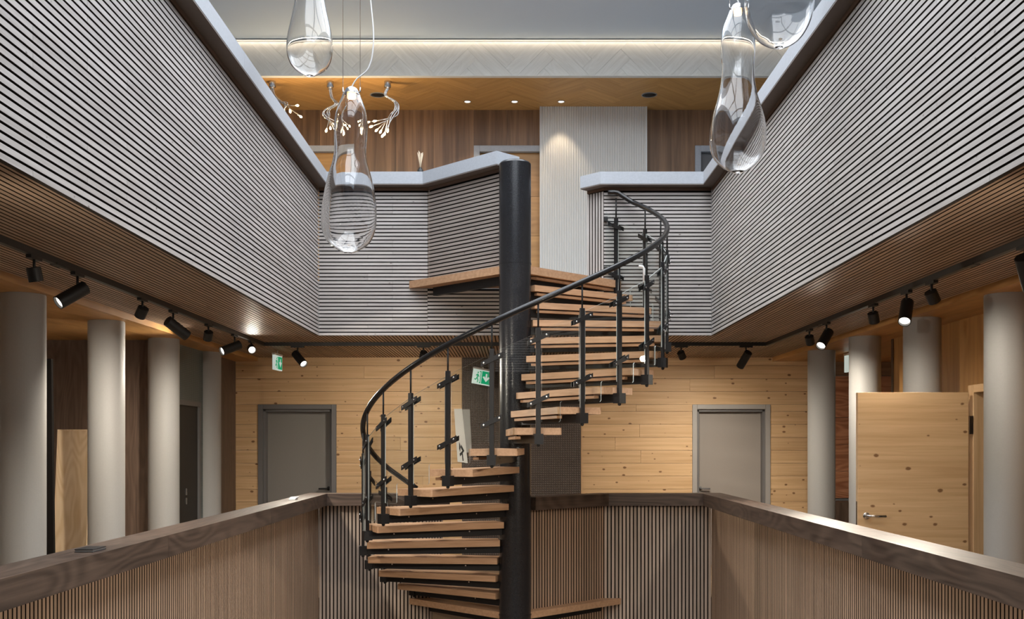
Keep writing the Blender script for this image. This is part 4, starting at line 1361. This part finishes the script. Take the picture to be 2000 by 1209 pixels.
chandelier(757, 12.3, [(722, 238), (728, 246), (735, 236), (738, 252), (745, 254), (752, 258), (758, 252), (749, 262)], [(753, 186), (773, 200), (774, 215), (765, 228)],
           'cable chandelier right of the long glass lamp neck')
chandelier(645, 12.3, [(638, 252), (645, 248), (650, 240), (660, 244), (668, 250), (676, 246), (654, 256)], [(648, 190), (657, 203), (640, 214), (638, 228)],
           'cable chandelier half hidden behind the long glass lamp neck')
chandelier(532, 12.3, [(578, 206), (566, 214), (585, 226), (556, 222), (548, 236), (530, 240)], [(536, 186), (548, 198), (560, 205)],
           'cable chandelier peeping out from behind the left cap')

for i, (x, y, lb) in enumerate(((913, 198, 'lit ceiling downlight left of the black pole top'),
                                (1005, 198, 'lit ceiling downlight straight above the black pole'),
                                (1096, 198, 'lit ceiling downlight above the white ribbed panel'))):
    D = 4.213 * F / (VY - y)
    c = Vector(((x - VX) / F * D, D, UC))
    e = empty('downlight', c, label=lb, cat='downlight', group='ceiling downlights of the upper storey')
    o = lathe('trim_ring', [(0.045, 0.002), (0.045, -0.006), (0.036, -0.008), (0.034, 0.004)], 'frame_grey', e, c, 28); sharp(o)
    lathe('lens', [(0.034, -0.002), (0.02, -0.005), (0.002, -0.006)], 'lens', e, c, 24)
    ld = bpy.data.lights.new('downlight', 'SPOT'); ld.energy = W_DOWN; ld.color = WARM
    ld.spot_size = math.radians(66); ld.spot_blend = 0.35; ld.shadow_soft_size = 0.03
    lo = bpy.data.objects.new('downlight_beam', ld)
    place(lo, e, c + Vector((0, 0, -0.012)))
for x, y, lb in ((738, 185, 'black round ceiling speaker beside the cable chandelier'), (1268, 185, 'black round ceiling speaker above the right doorway')):
    D = 4.213 * F / (VY - y)
    c = Vector(((x - VX) / F * D, D, UC))
    e = empty('ceiling_speaker', c, label=lb, cat='speaker', group='ceiling speakers')
    o = lathe('rim', [(0.095, 0.003), (0.095, -0.006), (0.085, -0.008), (0.083, 0.002)], 'frame_grey', e, c, 36); sharp(o)
    lathe('grille', [(0.083, -0.002), (0.05, -0.005), (0.002, -0.006)], 'black', e, c, 36)

# ================================================================== SMALL THINGS
# reed diffuser on the back cap
c = Vector((px(821, 0, YB - 0.02).x, YB - 0.02, CU1))
e = empty('reed_diffuser', c, label='black reed diffuser with pale sticks on the back parapet cap', cat='diffuser')
o = lathe('bottle', [(0.030, 0), (0.031, 0.004), (0.031, 0.032), (0.022, 0.042), (0.018, 0.046), (0.018, 0.056), (0.014, 0.058)], 'black', e, c, 28); sharp(o, 50)
for k in range(8):
    a = 2 * PI * k / 8 + 0.3
    d = Vector((math.cos(a) * 0.17, math.sin(a) * 0.12, 1)).normalized()
    tube('reed', [c + Vector((0, 0, 0.045)), c + Vector((0, 0, 0.045)) + d * (0.155 + 0.012 * (k % 3))], 0.0022, 'reed', e, 6)

# boards leaning in the left gallery
def leaning_board(x0, x1, y, h, th, mat, lb, lean, skew=0.0, group=None):
    e = empty('sample_board', ((x0 + x1) / 2, y, 0), label=lb, cat='board', group=group)
    vs = []
    for z_ in (0, h):
        for xx in (x0, x1):
            for yy in (0, th):
                vs.append(Vector((xx - (x0 + x1) / 2 + skew * z_ / h, yy + lean * z_ / h, z_)))
    # grain along local x: build it turned
    o = bpy.data.objects.new('panel_face', box_mesh(h, x1 - x0, th, mat, 0.002))
    ex = Vector((skew, lean, h)).normalized()
    ey = Vector((1, 0, 0)) - ex * ex.x
    o.rotation_euler = rot_of(ex, ey.normalized()).to_euler()
    place(o, e, Vector(((x0 + x1) / 2, y, 0)) + ex * (h / 2) + Vector((0, th / 2, 0)))
    o2 = bpy.data.objects.new('edge_band', box_mesh(0.012, x1 - x0, th * 1.02, mat, 0.001))
    o2.rotation_euler = o.rotation_euler
    place(o2, e, Vector(((x0 + x1) / 2, y, 0)) + ex * (h + 0.006) + Vector((0, th / 2, 0)))
    return e
leaning_board(px(112, 0, 9.7).x, px(177, 0, 9.7).x, 9.55, EYE + 0.13, 0.03, 'light_oak', 'pale larch sample board leaning beside the second left column', 0.15)
leaning_board(px(60, 0, 9.0).x, px(111, 0, 9.0).x, 8.95, EYE + 0.72, 0.04, 'backing', 'black sample board leaning behind the nearest left column', 0.10, -0.07)
leaning_board(px(-80, 0, 8.3).x, px(10, 0, 8.3).x, 8.25, EYE - 0.05, 0.03, 'light_oak', 'pale sample board cut by the left picture edge', 0.1, 0.03)
leaning_board(px(-130, 0, 9.4).x, px(10, 0, 9.4).x, 9.4, EYE + 0.75, 0.03, 'brown_panel', 'tall brown sample board behind the pale one at the left picture edge', 0.1, 0.0)

# on the left rail
c = px(176, 1077, 4.9); c = Vector((-1.955, 4.88, CL1))
e = empty('notebook', c, label='thin black notebook lying on the left walnut rail', cat='notebook')
o = box('cover', (c.x, c.y, c.z + 0.013), (0.155, 0.085, 0.004), 'black', e, ex=(0, 1, 0), ey=(-1, 0, 0), bev=0.001)
o = box('page_block', (c.x, c.y, c.z + 0.0075), (0.15, 0.08, 0.007), 'frame_dark', e, ex=(0, 1, 0), ey=(-1, 0, 0))
o = box('cover', (c.x, c.y, c.z + 0.002), (0.155, 0.085, 0.004), 'black', e, ex=(0, 1, 0), ey=(-1, 0, 0), bev=0.001)
c = Vector((-1.97, 9.40, CL1))
e = empty('card_stack', c, label='small stack of white cards on the left walnut rail', cat='cards')
for k in range(3):
    box('card', (c.x + 0.005 * k, c.y + 0.008 * k, c.z + 0.004 + 0.008 * k), (0.11, 0.06, 0.0075), 'paper', e, ex=(0, 1, 0), ey=(-1, 0, 0), bev=0.001)
# flat pale shapes with dark marks on the wall behind the stairs
c = Vector((px(899, 0, 13.25).x, 13.333, EYE - 0.25))
e = empty('poster_sheet', c, label='flat pale shape with dark marks on the wall behind the glass panes', cat='poster')
zt, zb = EYE + 0.44, EYE - 0.25
def quad(name, pts, y, mat, th=0.004):
    vs = [Vector((p[0] - c.x, y - c.y, p[1] - c.z)) for p in pts] + [Vector((p[0] - c.x, y + th - c.y, p[1] - c.z)) for p in pts]
    n = len(pts)
    fs = [tuple(range(n)), tuple(range(n, 2 * n))[::-1]] + [(i, n + i, n + (i + 1) % n, (i + 1) % n) for i in range(n)]
    return mesh_obj(name, vs, fs, mat, e, c)
X = lambda p: px(p, 0, 13.25).x
Zp = lambda p: EYE + (VY - p) / F * 13.25
quad('sheet', [(X(893), Zp(902)), (X(913), Zp(905)), (X(902), Zp(798)), (X(886), Zp(798))], 13.333, 'paper')
quad('backing_sheet', [(X(905), Zp(884)), (X(921), Zp(884)), (X(917), Zp(799)), (X(900), Zp(799))], 13.337, 'column')
for pts in ([(896, 862), (899, 872), (898, 884), (896, 876)], [(900, 868), (906, 880), (904, 884), (899, 874)], [(897, 886), (905, 878), (906, 881), (898, 892)], [(901, 886), (903, 884), (905, 900), (903, 901)]):
    quad('brush_mark', [(X(a), Zp(b2)) for a, b2 in pts], 13.3305, 'black', 0.002)
